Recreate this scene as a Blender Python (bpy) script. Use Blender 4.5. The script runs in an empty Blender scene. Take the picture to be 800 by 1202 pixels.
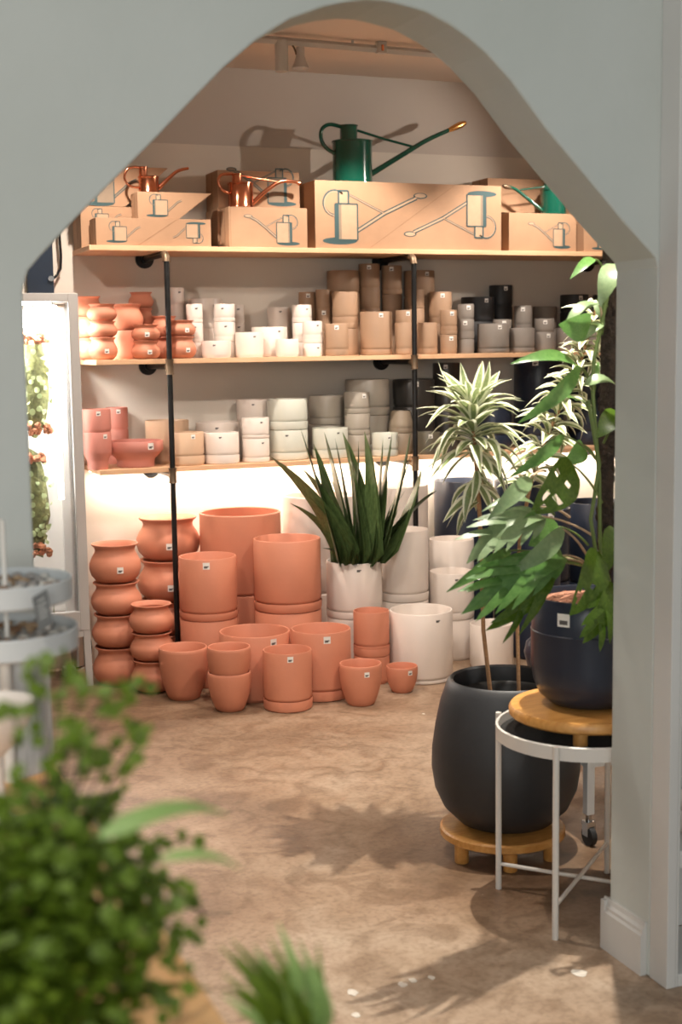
import bpy, math, random
import numpy as np
from mathutils import Vector, Matrix, noise
R_ = random.Random(7)
PI = math.pi
S = bpy.context.scene
COL = S.collection

# ------------------------------------------------------------------ camera
F_PX, YAW, PITCH, ROLL, EYE = 1606.0, 0.38085, 0.12178, -0.01441, 1.5
cy, sy, cp, sp = math.cos(YAW), math.sin(YAW), math.cos(PITCH), math.sin(PITCH)
FWD = Vector((sy*cp, cy*cp, -sp))
_r = Vector((cy, -sy, 0)); _u = _r.cross(FWD)
RIGHT = _r*math.cos(ROLL) + _u*math.sin(ROLL)
UP = _u*math.cos(ROLL) - _r*math.sin(ROLL)
CAM = Vector((0, 0, EYE))
cd = bpy.data.cameras.new('camera')
cam = bpy.data.objects.new('camera', cd); COL.objects.link(cam)
m = Matrix((RIGHT, UP, -FWD)).transposed().to_4x4(); m.translation = CAM
cam.matrix_world = m
cd.sensor_fit = 'VERTICAL'; cd.sensor_height = 36; cd.lens = F_PX/1202*36
cd.clip_start = .02; cd.clip_end = 60
cd.dof.use_dof = True; cd.dof.focus_distance = 4.8; cd.dof.aperture_fstop = 3.5
S.camera = cam
S.view_settings.view_transform = 'Standard'; S.view_settings.look = 'None'
S.view_settings.exposure = 0.1; S.view_settings.gamma = 1.0
S.view_settings.use_curve_mapping = False

# a point of the photographed place: survey pixel (x, y) on the plane Y = depth, or at height Z
def ray(px, py): return FWD + RIGHT*((px-400)/F_PX) + UP*((601-py)/F_PX)
def at(px, py, Y):
    d = ray(px, py); return CAM + d*(Y/d.y)
def atz(px, py, Z):
    d = ray(px, py); return CAM + d*((Z-EYE)/d.z)
def pxm(Y, X=0): return F_PX/(Y*cy*cp + X*sy)          # pixels per metre

# ------------------------------------------------------------------ light
W = bpy.data.worlds.new('World'); S.world = W; W.use_nodes = True
bg = W.node_tree.nodes['Background']; bg.inputs[0].default_value = (.96, 1.0, .99, 1); bg.inputs[1].default_value = .36

def lamp(name, kind, loc, target, energy, color, **kw):
    l = bpy.data.lights.new(name, kind); l.energy = energy; l.color = color
    for k, v in kw.items(): setattr(l, k, v)
    o = bpy.data.objects.new(name, l); COL.objects.link(o)
    o.location = loc
    o.rotation_euler = (Vector(target)-Vector(loc)).to_track_quat('-Z', 'Y').to_euler()
    return o
WARM = (1.0, .885, .775)
# rear room: spots on the ceiling track just before the shelves, steeply down
for x, tx in ((1.25, 1.45), (2.35, 2.40), (3.45, 3.35)):
    lamp('track_spot', 'SPOT', (x, 5.50, 2.66), (tx, 5.95, .9), 80, WARM, spot_size=1.75, spot_blend=.45, shadow_soft_size=.025)
# flatter fill spots further forward on the same ceiling
lamp('spot_light', 'SPOT', (.5, 4.2, 2.6), (1.9, 6.1, .7), 62, WARM, spot_size=1.0, spot_blend=.5, shadow_soft_size=.03)
lamp('spot_light', 'SPOT', (2.3, 3.6, 2.6), (2.5, 6.0, .25), 100, WARM, spot_size=.92, spot_blend=.5, shadow_soft_size=.03)
lamp('spot_light', 'SPOT', (4.4, 4.7, 2.5), (2.5, 6.3, 2.12), 75, WARM, spot_size=.8, spot_blend=.6, shadow_soft_size=.03)
lamp('spot_light', 'SPOT', (2.02, 3.12, 2.68), (1.72, 3.12, 0), 290, (1.0, .93, .82), spot_size=1.45, spot_blend=.5, shadow_soft_size=.016)
lamp('spot_light', 'SPOT', (1.2, 3.5, 2.65), (1.25, 4.4, 0), 90, WARM, spot_size=1.9, spot_blend=.7, shadow_soft_size=.05)
# front room: a warm ceiling spot over the plant table, plus an added, unseen area light as daylight fill behind the camera
lamp('spot_light', 'SPOT', (-.5, .9, 2.8), (.15, 1.4, .8), 75, (1.0, .92, .80), spot_size=.9, spot_blend=.5, shadow_soft_size=.05)
lamp('daylight_fill', 'AREA', (-1.6, -2.6, 1.9), (.9, 2.6, 1.3), 108, (.98, 1.0, .96), shape='RECTANGLE', size=2.6, size_y=1.8)

# ------------------------------------------------------------------ materials
MATS = {}
def mat(name, col, rough=.5, var=.06, scale=8, bump=0.0, bscale=60, metal=0.0, spec=.5, col2=None, emit=0.0, coat=0.0, stretch=None):
    if name in MATS: return MATS[name]
    m = bpy.data.materials.new(name); m.use_nodes = True
    nt = m.node_tree; N = nt.nodes; L = nt.links
    b = N['Principled BSDF']
    b.inputs['Roughness'].default_value = rough; b.inputs['Metallic'].default_value = metal
    b.inputs['Specular IOR Level'].default_value = spec
    b.inputs['Coat Weight'].default_value = coat
    tc = N.new('ShaderNodeTexCoord'); src = tc.outputs['Object']
    if stretch:
        mp = N.new('ShaderNodeMapping'); mp.inputs['Scale'].default_value = stretch
        L.new(src, mp.inputs[0]); src = mp.outputs[0]
    nz = N.new('ShaderNodeTexNoise'); nz.inputs['Scale'].default_value = scale; nz.inputs['Detail'].default_value = 6
    L.new(src, nz.inputs['Vector'])
    rp = N.new('ShaderNodeValToRGB'); rp.color_ramp.elements[0].position = .3; rp.color_ramp.elements[1].position = .7
    c2 = col2 or tuple(min(1, c*(1+var)) for c in col); c1 = col if col2 else tuple(c*(1-var) for c in col)
    rp.color_ramp.elements[0].color = (*c1, 1); rp.color_ramp.elements[1].color = (*c2, 1)
    L.new(nz.outputs['Fac'], rp.inputs[0]); L.new(rp.outputs[0], b.inputs['Base Color'])
    if emit:
        b.inputs['Emission Color'].default_value = (*col, 1); b.inputs['Emission Strength'].default_value = emit
    if bump:
        n2 = N.new('ShaderNodeTexNoise'); n2.inputs['Scale'].default_value = bscale; n2.inputs['Detail'].default_value = 4
        L.new(src, n2.inputs['Vector'])
        bp = N.new('ShaderNodeBump'); bp.inputs['Strength'].default_value = bump; bp.inputs['Distance'].default_value = .01
        L.new(n2.outputs['Fac'], bp.inputs['Height']); L.new(bp.outputs[0], b.inputs['Normal'])
    MATS[name] = m
    return m
def leafmat(name, col, col2, rough=.35, trans=.25):
    if name in MATS: return MATS[name]
    m = mat(name, col, rough, col2=col2, scale=22)
    nt = m.node_tree; b = nt.nodes['Principled BSDF']; out = nt.nodes['Material Output']
    t = nt.nodes.new('ShaderNodeBsdfTranslucent'); mx = nt.nodes.new('ShaderNodeMixShader'); mx.inputs[0].default_value = trans
    nt.links.new(b.inputs['Base Color'].links[0].from_socket, t.inputs[0])
    nt.links.new(b.outputs[0], mx.inputs[1]); nt.links.new(t.outputs[0], mx.inputs[2]); nt.links.new(mx.outputs[0], out.inputs[0])
    return m
POT = {
 'terra': mat('terracotta', (.60, .23, .135), .62, .07, 5, .05, 90),
 'pink': mat('pink_ceramic', (.58, .225, .175), .5, .05, 5, .03, 90),
 'white': mat('white_ceramic', (.76, .67, .60), .38, .05, 6, .02, 60),
 'brown': mat('brown_stoneware', (.36, .225, .14), .55, .06, 7, .04, 90),
 'grey': mat('grey_stoneware', (.23, .20, .175), .55, .08, 7, .04, 90),
 'black': mat('black_stoneware', (.03, .03, .032), .5, .1, 7, .03, 90),
 'tan': mat('tan_ceramic', (.62, .42, .28), .38, .05, 5, .02, 60),
 'sage': mat('sage_ceramic', (.60, .60, .52), .36, .05, 5, .02, 60),
 'warm': mat('warm_grey_ceramic', (.36, .315, .26), .36, .05, 5, .02, 60),
 'mush': mat('mushroom_ceramic', (.25, .195, .14), .4, .05, 5, .02, 60),
 'olive': mat('olive_ceramic', (.115, .10, .07), .36, .07, 5, .02, 60),
 'charcoal': mat('charcoal_ceramic', (.05, .045, .04), .34, .08, 5, .02, 60),
 'navy': mat('navy_ceramic', (.016, .023, .042), .36, .12, 5, .02, 60),
}
CNAME = dict(terra='terracotta', pink='pink', white='white', brown='brown', grey='grey', black='black', tan='tan', sage='sage', warm='grey', mush='taupe', olive='olive', charcoal='charcoal', navy='navy')
STICK = mat('sticker_paper', (.80, .77, .72), .6, .02)
STICKD = mat('sticker_print', (.10, .09, .085), .6, .05)
PLASTER = mat('painted_plaster', (.49, .515, .48), .8, col2=(.555, .575, .545), scale=1.7, bump=.22, bscale=18)  # patchy two-tone colour stands in for soft plant shadows on the arch wall
WALLP = mat('back_wall_paint', (.71, .645, .565), .8, .03, 2, .06, 24)
BANDP = mat('upper_band_paint', (.56, .505, .455), .85, .03, 2, .05, 24)
CEILP = mat('ceiling_paint', (.78, .67, .58), .85, .03, 2, .05, 24)
WHITEP = mat('white_painted_wood', (.60, .585, .56), .5, .03, 4, .04, 30)
PINE = mat('pine_board', (.64, .37, .205), .55, col2=(.74, .47, .28), scale=5, stretch=(1.2, 14, 14))
ACACIA = mat('acacia_wood', (.50, .22, .05), .4, col2=(.66, .34, .10), scale=6, stretch=(3, 16, 8))
TABLEW = mat('table_wood', (.66, .34, .13), .5, col2=(.74, .43, .19), scale=5, stretch=(14, 1.5, 8))
KRAFT = mat('kraft_card', (.385, .225, .13), .75, .05, 12, .03, 120)
KRAFTD = mat('kraft_edge', (.27, .15, .08), .8, .05, 12)
PIPEM = mat('black_iron_pipe', (.022, .021, .021), .4, .2, 20, metal=.6)
BRASS = mat('aged_fitting', (.16, .11, .07), .45, .2, 20, metal=.7)
GREENM = mat('green_enamel', (.005, .075, .048), .14, .05, coat=.6)
COPPER = mat('polished_copper', (.78, .30, .17), .16, .05, metal=1.0)
ROSEM = mat('copper_rose_metal', (.80, .42, .14), .25, .05, metal=1.0)
INK = mat('print_dark_teal', (.035, .075, .08), .7, .05)
INKL = mat('print_shade_tan', (.24, .18, .125), .7, .05, 30)
INKM = mat('print_light_tan', (.44, .29, .185), .7, .05, 30)
WMETAL = mat('white_powder_coat', (.72, .68, .63), .4, .02)
FELT = mat('black_felt', (.018, .017, .016), .95, .3, 90, .3, 300)
SOIL = mat('potting_soil', (.06, .035, .02), .95, .5, 60, .6, 120)
BARK = mat('bark_chips', (.34, .15, .09), .8, .4, 60, .5, 90)
DARKP = mat('dark_concrete_pot', (.027, .028, .031), .5, .15, 4, .05, 60)
NAVYP = mat('navy_glaze', (.020, .027, .045), .3, .12, 4, .02, 40)
MOSS = mat('moss_pole_coir', (.028, .018, .012), .95, .5, 50, 1.0, 90)
CANE = mat('cane_bark', (.30, .15, .07), .7, col2=(.42, .24, .12), scale=30, stretch=(1, 1, 9))
STEMG = mat('green_stem', (.10, .15, .035), .45, .15)
STEMP = mat('pale_petiole', (.42, .30, .20), .5, .1)
LEAFG = leafmat('philodendron_green', (.085, .20, .045), (.14, .28, .075), .28, .35)
LEAFD = leafmat('philodendron_deep', (.045, .095, .010), (.085, .15, .018), .22, .3)
LEAFP = leafmat('philodendron_pale', (.16, .24, .11), (.22, .30, .15), .3, .3)
VARG = leafmat('variegated_green', (.19, .25, .10), (.30, .35, .16), .4, .25)
VARC = leafmat('variegated_cream', (.80, .80, .60), (.88, .88, .70), .4, .3)
SNAKE = leafmat('snake_green', (.05, .085, .026), (.13, .20, .07), .35, .1)
BUSHG = leafmat('bush_green', (.075, .13, .006), (.15, .235, .014), .55, .35)
BUSHL = leafmat('frond_pale_green', (.22, .36, .10), (.30, .44, .15), .5, .35)
SUCC = leafmat('succulent_leaf', (.40, .50, .25), (.52, .62, .34), .5, .25)
RUST = mat('rust_moss', (.42, .17, .09), .9, .4, 40, .6, 60)
MOUNT = mat('mossy_mount', (.16, .17, .07), .95, .6, 30, .8, 60)
CHROME = mat('caster_steel', (.55, .55, .55), .25, .05, metal=1.0)
RUBBER = mat('black_rubber', (.015, .015, .016), .6, .1)
PANEL = mat('navy_panel', (.012, .022, .042), .35, .15)
STONES = [mat('stone_tan', (.45, .30, .18), .6, .2, 30), mat('stone_grey', (.33, .30, .28), .6, .2, 30), mat('stone_white', (.66, .62, .56), .6, .1, 30), mat('stone_brown', (.24, .13, .07), .6, .2, 30)]
SLATE = mat('slate_card', (.12, .125, .125), .6, .25, 30)
CHALK = mat('chalk_print', (.36, .36, .35), .7, .1)
GREYT = mat('grey_tray_paint', (.56, .57, .57), .5, .03)
LEDM = mat('led_strip_lens', (1.0, .80, .58), .5, .0, emit=9.0)

def floor_material():
    m = bpy.data.materials.new('stained_concrete'); m.use_nodes = True
    nt = m.node_tree; N = nt.nodes; L = nt.links; b = N['Principled BSDF']
    tc = N.new('ShaderNodeTexCoord')
    def nz(scale, detail, dist=0.0):
        n = N.new('ShaderNodeTexNoise'); n.inputs['Scale'].default_value = scale; n.inputs['Detail'].default_value = detail
        n.inputs['Distortion'].default_value = dist; L.new(tc.outputs['Object'], n.inputs['Vector']); return n
    def ramp(src, stops):
        r = N.new('ShaderNodeValToRGB')
        while len(r.color_ramp.elements) < len(stops): r.color_ramp.elements.new(.5)
        for e, (p, c) in zip(r.color_ramp.elements, stops): e.position = p; e.color = (*c, 1)
        L.new(src, r.inputs[0]); return r
    def mix(a, b_, f, mode='MIX'):
        x = N.new('ShaderNodeMix'); x.data_type = 'RGBA'; x.blend_type = mode
        L.new(a, x.inputs['A']); L.new(b_, x.inputs['B'])
        if isinstance(f, float): x.inputs['Factor'].default_value = f
        else: L.new(f, x.inputs['Factor'])
        return x.outputs['Result']
    big = ramp(nz(1.1, 9, .8).outputs['Fac'], [(.30, (.17, .105, .062)), (.44, (.27, .175, .11)), (.56, (.35, .245, .165)), (.72, (.43, .335, .25))])
    fine = ramp(nz(7, 12, 1.6).outputs['Fac'], [(.34, (.52, .45, .38)), (.52, (.88, .85, .82)), (.66, (1.0, 1.0, 1.0))])
    grit = ramp(nz(55, 8, .4).outputs['Fac'], [(.34, (.66, .62, .58)), (.55, (1.0, 1.0, 1.0))])
    c = mix(big.outputs[0], fine.outputs[0], .75, 'MULTIPLY')
    c = mix(c, grit.outputs[0], .6, 'MULTIPLY')
    sp_ = nz(120, 2); specks = ramp(sp_.outputs['Fac'], [(.74, (0, 0, 0)), (.78, (1, 1, 1))])
    pale = N.new('ShaderNodeRGB'); pale.outputs[0].default_value = (.66, .58, .48, 1)
    sm = N.new('ShaderNodeMath'); sm.operation = 'MULTIPLY'; sm.inputs[1].default_value = .55; L.new(specks.outputs[0], sm.inputs[0])
    c = mix(c, pale.outputs[0], sm.outputs[0])
    L.new(c, b.inputs['Base Color'])
    rr = ramp(nz(3, 6).outputs['Fac'], [(.3, (.34, .34, .34)), (.7, (.58, .58, .58))]); L.new(rr.outputs[0], b.inputs['Roughness'])
    bp = N.new('ShaderNodeBump'); bp.inputs['Strength'].default_value = .12; bp.inputs['Distance'].default_value = .004
    L.new(nz(40, 8).outputs['Fac'], bp.inputs['Height']); L.new(bp.outputs[0], b.inputs['Normal'])
    return m
FLOORM = floor_material()
def glass_material():
    m = bpy.data.materials.new('clear_glass'); m.use_nodes = True
    nt = m.node_tree; N = nt.nodes; L = nt.links
    N.remove(N['Principled BSDF'])
    t = N.new('ShaderNodeBsdfTransparent'); g = N.new('ShaderNodeBsdfGlossy'); g.inputs['Roughness'].default_value = .03
    fr = N.new('ShaderNodeFresnel'); fr.inputs[0].default_value = 1.35; mx = N.new('ShaderNodeMixShader')
    L.new(fr.outputs[0], mx.inputs[0]); L.new(t.outputs[0], mx.inputs[1]); L.new(g.outputs[0], mx.inputs[2])
    L.new(mx.outputs[0], N['Material Output'].inputs[0]); return m
GLASS = glass_material()

# ------------------------------------------------------------------ mesh helpers
class MB:
    def __init__(s): s.v = []; s.f = []; s.mi = []
    def add(s, vs, fs, mi=0):
        n = len(s.v); s.v += [tuple(v) for v in vs]; s.f += [tuple(n+i for i in f) for f in fs]; s.mi += [mi]*len(fs); return s
    def box(s, lo, hi, mi=0):
        x0, y0, z0 = lo; x1, y1, z1 = hi
        return s.add([(x0,y0,z0),(x1,y0,z0),(x1,y1,z0),(x0,y1,z0),(x0,y0,z1),(x1,y0,z1),(x1,y1,z1),(x0,y1,z1)],
                     [(0,3,2,1),(4,5,6,7),(0,1,5,4),(1,2,6,5),(2,3,7,6),(3,0,4,7)], mi)
    def prism(s, pts, y0, y1, mi=0):          # outline in XZ, extruded along Y
        n = len(pts)
        vs = [(x, y0, z) for x, z in pts] + [(x, y1, z) for x, z in pts]
        fs = [tuple(range(n)), tuple(range(2*n-1, n-1, -1))] + [(i, i+n, (i+1) % n+n, (i+1) % n) for i in range(n)]
        return s.add(vs, fs, mi)
    def lathe(s, prof, c=(0, 0, 0), seg=32, mi=0, wob=None):
        vs = []; fs = []; rings = []
        for r, z in prof:
            if r < 1e-6: rings.append([len(vs)]); vs.append((c[0], c[1], c[2]+z))
            else:
                rings.append(list(range(len(vs), len(vs)+seg)))
                for k in range(seg):
                    a = 2*PI*k/seg; rr = r*(wob(a, z) if wob else 1)
                    vs.append((c[0]+rr*math.cos(a), c[1]+rr*math.sin(a), c[2]+z))
        for a, b in zip(rings, rings[1:]):
            if len(a) == 1 and len(b) == 1: continue
            for k in range(seg):
                k2 = (k+1) % seg
                if len(a) == 1: fs.append((a[0], b[k2], b[k]))
                elif len(b) == 1: fs.append((a[k], a[k2], b[0]))
                else: fs.append((a[k], a[k2], b[k2], b[k]))
        return s.add(vs, fs, mi)
    def tube(s, pts, r, seg=8, mi=0, cap=True):
        pts = [Vector(p) for p in pts]; rs = r if isinstance(r, (list, tuple)) else [r]*len(pts)
        vs = []; prev = None
        for i, p in enumerate(pts):
            t = (pts[min(i+1, len(pts)-1)]-pts[max(i-1, 0)]).normalized()
            if prev is None:
                a = Vector((0, 0, 1)) if abs(t.z) < .9 else Vector((1, 0, 0)); n = t.cross(a).normalized()
            else:
                n = (prev - t*prev.dot(t)).normalized()
            prev = n; b = t.cross(n)
            for k in range(seg):
                an = 2*PI*k/seg; vs.append(p + (n*math.cos(an)+b*math.sin(an))*rs[i])
        fs = []
        for i in range(len(pts)-1):
            for k in range(seg):
                fs.append((i*seg+k, i*seg+(k+1) % seg, (i+1)*seg+(k+1) % seg, (i+1)*seg+k))
        if cap:
            fs.append(tuple(range(seg-1, -1, -1))); fs.append(tuple(range((len(pts)-1)*seg, len(pts)*seg)))
        return s.add(vs, fs, mi)
    def blob(s, c, rx, ry, rz, seed=0, amp=.25, seg=10, mi=0):
        prof = []
        n = len(s.v); rings = 7
        vs = []; fs = []
        for i in range(rings+1):
            th = PI*i/rings
            for k in range(seg):
                a = 2*PI*k/seg
                d = Vector((math.sin(th)*math.cos(a), math.sin(th)*math.sin(a), math.cos(th)))
                q = 1+amp*noise.noise(d*2.1+Vector((seed*3.7, seed, 0)))
                vs.append((c[0]+d.x*rx*q, c[1]+d.y*ry*q, c[2]+d.z*rz*q))
        for i in range(rings):
            for k in range(seg):
                fs.append((i*seg+k, (i+1)*seg+k, (i+1)*seg+(k+1) % seg, i*seg+(k+1) % seg))
        return s.add(vs, fs, mi)
    def mesh(s, name, mats, smooth=True, origin=(0, 0, 0)):
        me = bpy.data.meshes.new(name)
        o = Vector(origin)
        me.from_pydata([tuple(Vector(v)-o) for v in s.v], [], s.f)
        for m_ in (mats if isinstance(mats, (list, tuple)) else [mats]): me.materials.append(m_)
        me.polygons.foreach_set('material_index', s.mi)
        me.update(); me.validate()
        if smooth:
            me.polygons.foreach_set('use_smooth', [True]*len(me.polygons))
            me.set_sharp_from_angle(angle=math.radians(38))
        return me
    def build(s, name, mats, parent=None, origin=(0, 0, 0), smooth=True, bevel=0.0):
        o = bpy.data.objects.new(name, s.mesh(name, mats, smooth, origin)); COL.objects.link(o)
        if parent: o.parent = parent
        else: o.location = origin
        if bevel:
            b = o.modifiers.new('edge', 'BEVEL'); b.width = bevel; b.segments = 2; b.limit_method = 'ANGLE'
        return o
def tag(o, label, cat, group=None):
    o['label'] = label; o['category'] = cat
    if group: o['group'] = group
    n = len([w for w in label.split()])
    assert 4 <= n <= 16, (label, n)
    return o
def empty(name, loc, label, cat, group=None):
    o = bpy.data.objects.new(name, None); COL.objects.link(o); o.location = loc; o.empty_display_size = .05
    return tag(o, label, cat, group)
def struct(o):
    o['kind'] = 'structure'; return o
def inst(name, me, parent, mw):
    o = bpy.data.objects.new(name, me); COL.objects.link(o)
    if parent: o.parent = parent
    o.matrix_local = mw
    return o
def aim(base, tip, up, wide=1.0, thick=1.0):
    base = Vector(base); y = Vector(tip)-base; L = y.length; y.normalize()
    x = y.cross(Vector(up))
    if x.length < 1e-4: x = y.cross(Vector((1, .3, 0)))
    x.normalize(); z = x.cross(y)
    m_ = Matrix((x*L*wide, y*L, z*L*thick)).transposed().to_4x4(); m_.translation = base
    return m_
def arc(p0, p1, p2, n=8):      # quadratic curve
    p0, p1, p2 = Vector(p0), Vector(p1), Vector(p2)
    return [p0*(1-t)**2 + p1*2*t*(1-t) + p2*t*t for t in [i/n for i in range(n+1)]]

def leaf_mesh(name, mats, hw=.12, curl=.25, fold=.25, n=6, shape='lance', margin=False, twist=0.0):
    mb = MB(); xs = [-1, -margin, 0, margin, 1] if margin else [-1, 0, 1]
    vs = []
    for i in range(n+1):
        t = i/n
        if shape == 'lance': w = math.sin(PI*min(1, t*.93+.07))**.8 * (1-.25*t)
        elif shape == 'ovate': w = math.sin(PI*min(1, t**.75*.96+.04))**.75
        elif shape == 'strap': w = min(1, t*6+.4)*(1-t**2.2)
        elif shape == 'spike': w = min(1, t*8+.5)*(1-t)**.7
        elif shape == 'round': w = math.sqrt(max(0, 1-(2*t-1)**2))*1.0
        w = max(w, .03)*hw
        if i == n: w = .004
        yy = t*(1-.25*abs(curl)*t); zz = curl*.9*(math.sin(PI*t*.9)*.55 - t*t*.75)
        for x in xs: vs.append((x*w + twist*t*t*.1, yy, zz + fold*abs(x)*w))
    k = len(xs); fs = []; mi = []
    for i in range(n):
        for j in range(k-1):
            fs.append((i*k+j, i*k+j+1, (i+1)*k+j+1, (i+1)*k+j)); mi.append(1 if margin and j in (0, k-2) else 0)
    mb.add(vs, fs); mb.mi = mi
    return mb.mesh(name, mats)
def holed_leaf(name, m_, hw=.36, curl=.2, holes=(), n=14):
    mb = MB(); xs = [-1, -.72, -.42, -.12, 0, .12, .42, .72, 1]; k = len(xs); vs = []; fs = []
    for i in range(n+1):
        t = i/n; w = hw*max(.02, math.sin(PI*min(1, t**.72*.97+.03))**.72)
        if i == n: w = .004
        zz = curl*(math.sin(PI*t*.9)*.5 - t*t*.8)
        for x in xs: vs.append((x*w, t, zz + .16*abs(x)*w + .02*math.sin(t*22)*abs(x)*hw))
    for i in range(n):
        for j in range(k-1):
            if (i, j) in holes: continue
            fs.append((i*k+j, i*k+j+1, (i+1)*k+j+1, (i+1)*k+j))
    mb.add(vs, fs); return mb.mesh(name, m_)
def lobed_leaf(name, m_, hw=.42, lobes=5, curl=.25, seed=1):
    rr = random.Random(seed); mb = MB()
    def z(t): return curl*(math.sin(PI*t*.9)*.5 - t*t*.8)
    n = 12; vs = []; fs = []
    for i in range(n+1):
        t = i/n; w = .21*math.sin(PI*min(1, .12+.86*t))**.7 if i < n else .004
        for x in (-1, 0, 1): vs.append((x*w, t, z(t)+.15*abs(x)*w))
    for i in range(n):
        for j in range(2): fs.append((i*3+j, i*3+j+1, (i+1)*3+j+1, (i+1)*3+j))
    mb.add(vs, fs)
    for sd in (-1, 1):
        for q in range(lobes):
            t0 = .06+.80*q/lobes + rr.uniform(-.015, .015); ln = hw*math.sin(PI*(.22+.62*q/lobes))*rr.uniform(.9, 1.1)*1.15
            ang = math.radians(50-26*q/lobes); wv = .62/lobes
            vs = []; fs = []
            for i in range(6):
                s_ = i/5; w = wv*(1.05*math.sin(PI*min(1, .30+.66*s_))**.6)*(1 if i < 5 else .08)
                px = .07+ln*s_*math.sin(ang); py = t0+.02+ln*s_*math.cos(ang)+.06*s_*s_
                for e in (-1, 1):
                    X = sd*(px - e*w*math.cos(ang)*.5); Y = py + e*w*math.sin(ang)*.5
                    vs.append((X, Y, z(min(1, t0))-.10*s_*s_+.12*s_*hw))
            for i in range(5):
                f = (i*2, i*2+1, (i+1)*2+1, (i+1)*2); fs.append(f if sd < 0 else f[::-1])
            mb.add(vs, fs)
    return mb.mesh(name, m_)

# ------------------------------------------------------------------ the room
struct(MB().add([(-3.5, -3.2, 0), (5.2, -3.2, 0), (5.2, 6.6, 0), (-3.5, 6.6, 0)], [(0, 1, 2, 3)]).build('floor', FLOORM))
FL = bpy.data.objects['floor']
for px, py, w_ in ((413, 1165, .016), (472, 1156, .013), (484, 1151, .012), (506, 1148, .010), (418, 1192, .012), (680, 1143, .022), (497, 838, .008)):
    p = atz(px, py, .0); mb = MB(); n_ = 11
    pts = [(p.x+w_*(.6+.4*R_.random())*math.cos(2*PI*k/n_), p.y+w_*(.8+.5*R_.random())*math.sin(2*PI*k/n_)) for k in range(n_)]
    mb.add([(x, y, .0003) for x, y in pts]+[(x, y, .0009) for x, y in pts], [tuple(range(n_-1, -1, -1)), tuple(range(n_, 2*n_))]+[(k, (k+1) % n_, (k+1) % n_+n_, k+n_) for k in range(n_)])
    mb.build('paint_fleck', mat('dried_paint', (.58, .53, .46), .6, .15, 60), FL, smooth=False)
struct(MB().box((-2.0, 6.38, 0), (5.0, 6.5, 3.0)).build('wall_back', WALLP))
struct(MB().box((-2.12, 2.70, 0), (-2.0, 6.5, 3.0)).build('wall_left', WALLP))
struct(MB().box((5.0, 2.60, 0), (5.12, 6.5, 3.0)).build('wall_right', WALLP))
# flat ceiling that slopes down to the back wall
ZC = 2.79
c = MB(); c.add([(-2, 2.77, ZC), (5, 2.77, ZC), (5, 6.30, ZC), (-2, 6.30, ZC), (5, 6.379, 2.445), (-2, 6.379, 2.445)], [(0, 3, 2, 1), (3, 5, 4, 2)]); c.mi[-1] = 1
c.add([(-2, 2.77, 2.9), (5, 2.77, 2.9), (5, 6.379, 2.9), (-2, 6.379, 2.9)], [(0, 1, 2, 3)])
struct(c.build('ceiling', [CEILP, BANDP], smooth=False))
# arch wall
ARCH = [(.413, 0), (.413, 1.609), (.425, 1.645), (.449, 1.672), (.518, 1.743), (.593, 1.816), (.669, 1.889), (.746, 1.967), (.811, 2.031), (.878, 2.087), (.949, 2.132),
        (1.02, 2.160), (1.066, 2.172), (1.112, 2.18), (1.15, 2.181), (1.186, 2.177), (1.243, 2.167), (1.30, 2.144), (1.34, 2.122), (1.379, 2.095), (1.439, 2.042), (1.521, 1.95), (1.627, 1.847), (1.714, 1.762), (1.803, 1.681), (1.81, 1.66), (1.81, 0)]
out = [(-2.12, 0)] + ARCH + [(1.836, 0), (1.836, 3.0), (-2.12, 3.0)]
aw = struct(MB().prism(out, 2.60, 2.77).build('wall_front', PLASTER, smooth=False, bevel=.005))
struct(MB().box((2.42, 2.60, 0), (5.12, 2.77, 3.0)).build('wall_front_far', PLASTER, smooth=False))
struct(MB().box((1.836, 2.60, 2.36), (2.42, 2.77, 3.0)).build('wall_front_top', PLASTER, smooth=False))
# baseboard on the jamb, wrapping its far corner
b = MB(); prof = [(0, 0), (.016, 0), (.016, .098), (.012, .104), (.012, .112), (.007, .119), (.005, .131), (0, .131)]
vs = []; n = len(prof)
for y in (2.612, 2.786):
    for d, z in prof: vs.append((1.81-d, y, z))
b.add(vs, [tuple(range(n)), tuple(range(2*n-1, n-1, -1))] + [(i, i+n, (i+1) % n+n, (i+1) % n) for i in range(n)])
b.box((1.7945, 2.7702, 0), (1.836, 2.786, .126))
struct(b.build('baseboard_right', WHITEP, smooth=False))

# built-in white bookcase beside the arch
bk = empty('bookcase', (2.12, 2.65, 0), 'white built-in bookcase with open cubbies beside the arch', 'bookcase')
def bp(name, lo, hi): MB().box(lo, hi).build(name, WHITEP, bk, (2.12, 2.65, 0), smooth=False, bevel=.002)
bp('side_panel', (1.8105, 2.53, 0), (1.8355, 2.5995, 2.36)); bp('side_panel', (1.8365, 2.53, 0), (1.842, 2.765, 2.36)); bp('side_panel', (2.39, 2.53, 0), (2.415, 2.765, 2.36))
bp('back_panel', (1.843, 2.755, .03), (2.389, 2.765, 2.355))
bp('plinth', (1.843, 2.53, 0), (2.389, 2.754, .03))
SH = [(.288, .329), (.618, .653), (.952, .993), (1.296, 1.33), (1.634, 1.671), (1.973, 2.014), (2.32, 2.355)]
for z0, z1 in SH: bp('shelf_board', (1.843, 2.53, z0), (2.389, 2.754, z1))
o = MB().lathe([(0, 0), (.045, 0), (.075, .03), (.085, .07), (.082, .07), (.07, .032), (0, .012)], (1.96, 2.64, .33)).build('bowl', POT['white'], origin=(1.96, 2.64, .33))
tag(o, 'white bowl on the low shelf of the white bookcase', 'bowl')
o = MB().lathe([(0, 0), (.05, 0), (.082, .06), (.088, .13), (.07, .19), (.062, .19), (.07, .13), (0, .02)], (1.985, 2.645, 1.331)).build('vase', POT['grey'], origin=(1.985, 2.645, 1.331))
tag(o, 'round grey vase in a middle cubby of the bookcase', 'vase')

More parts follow.
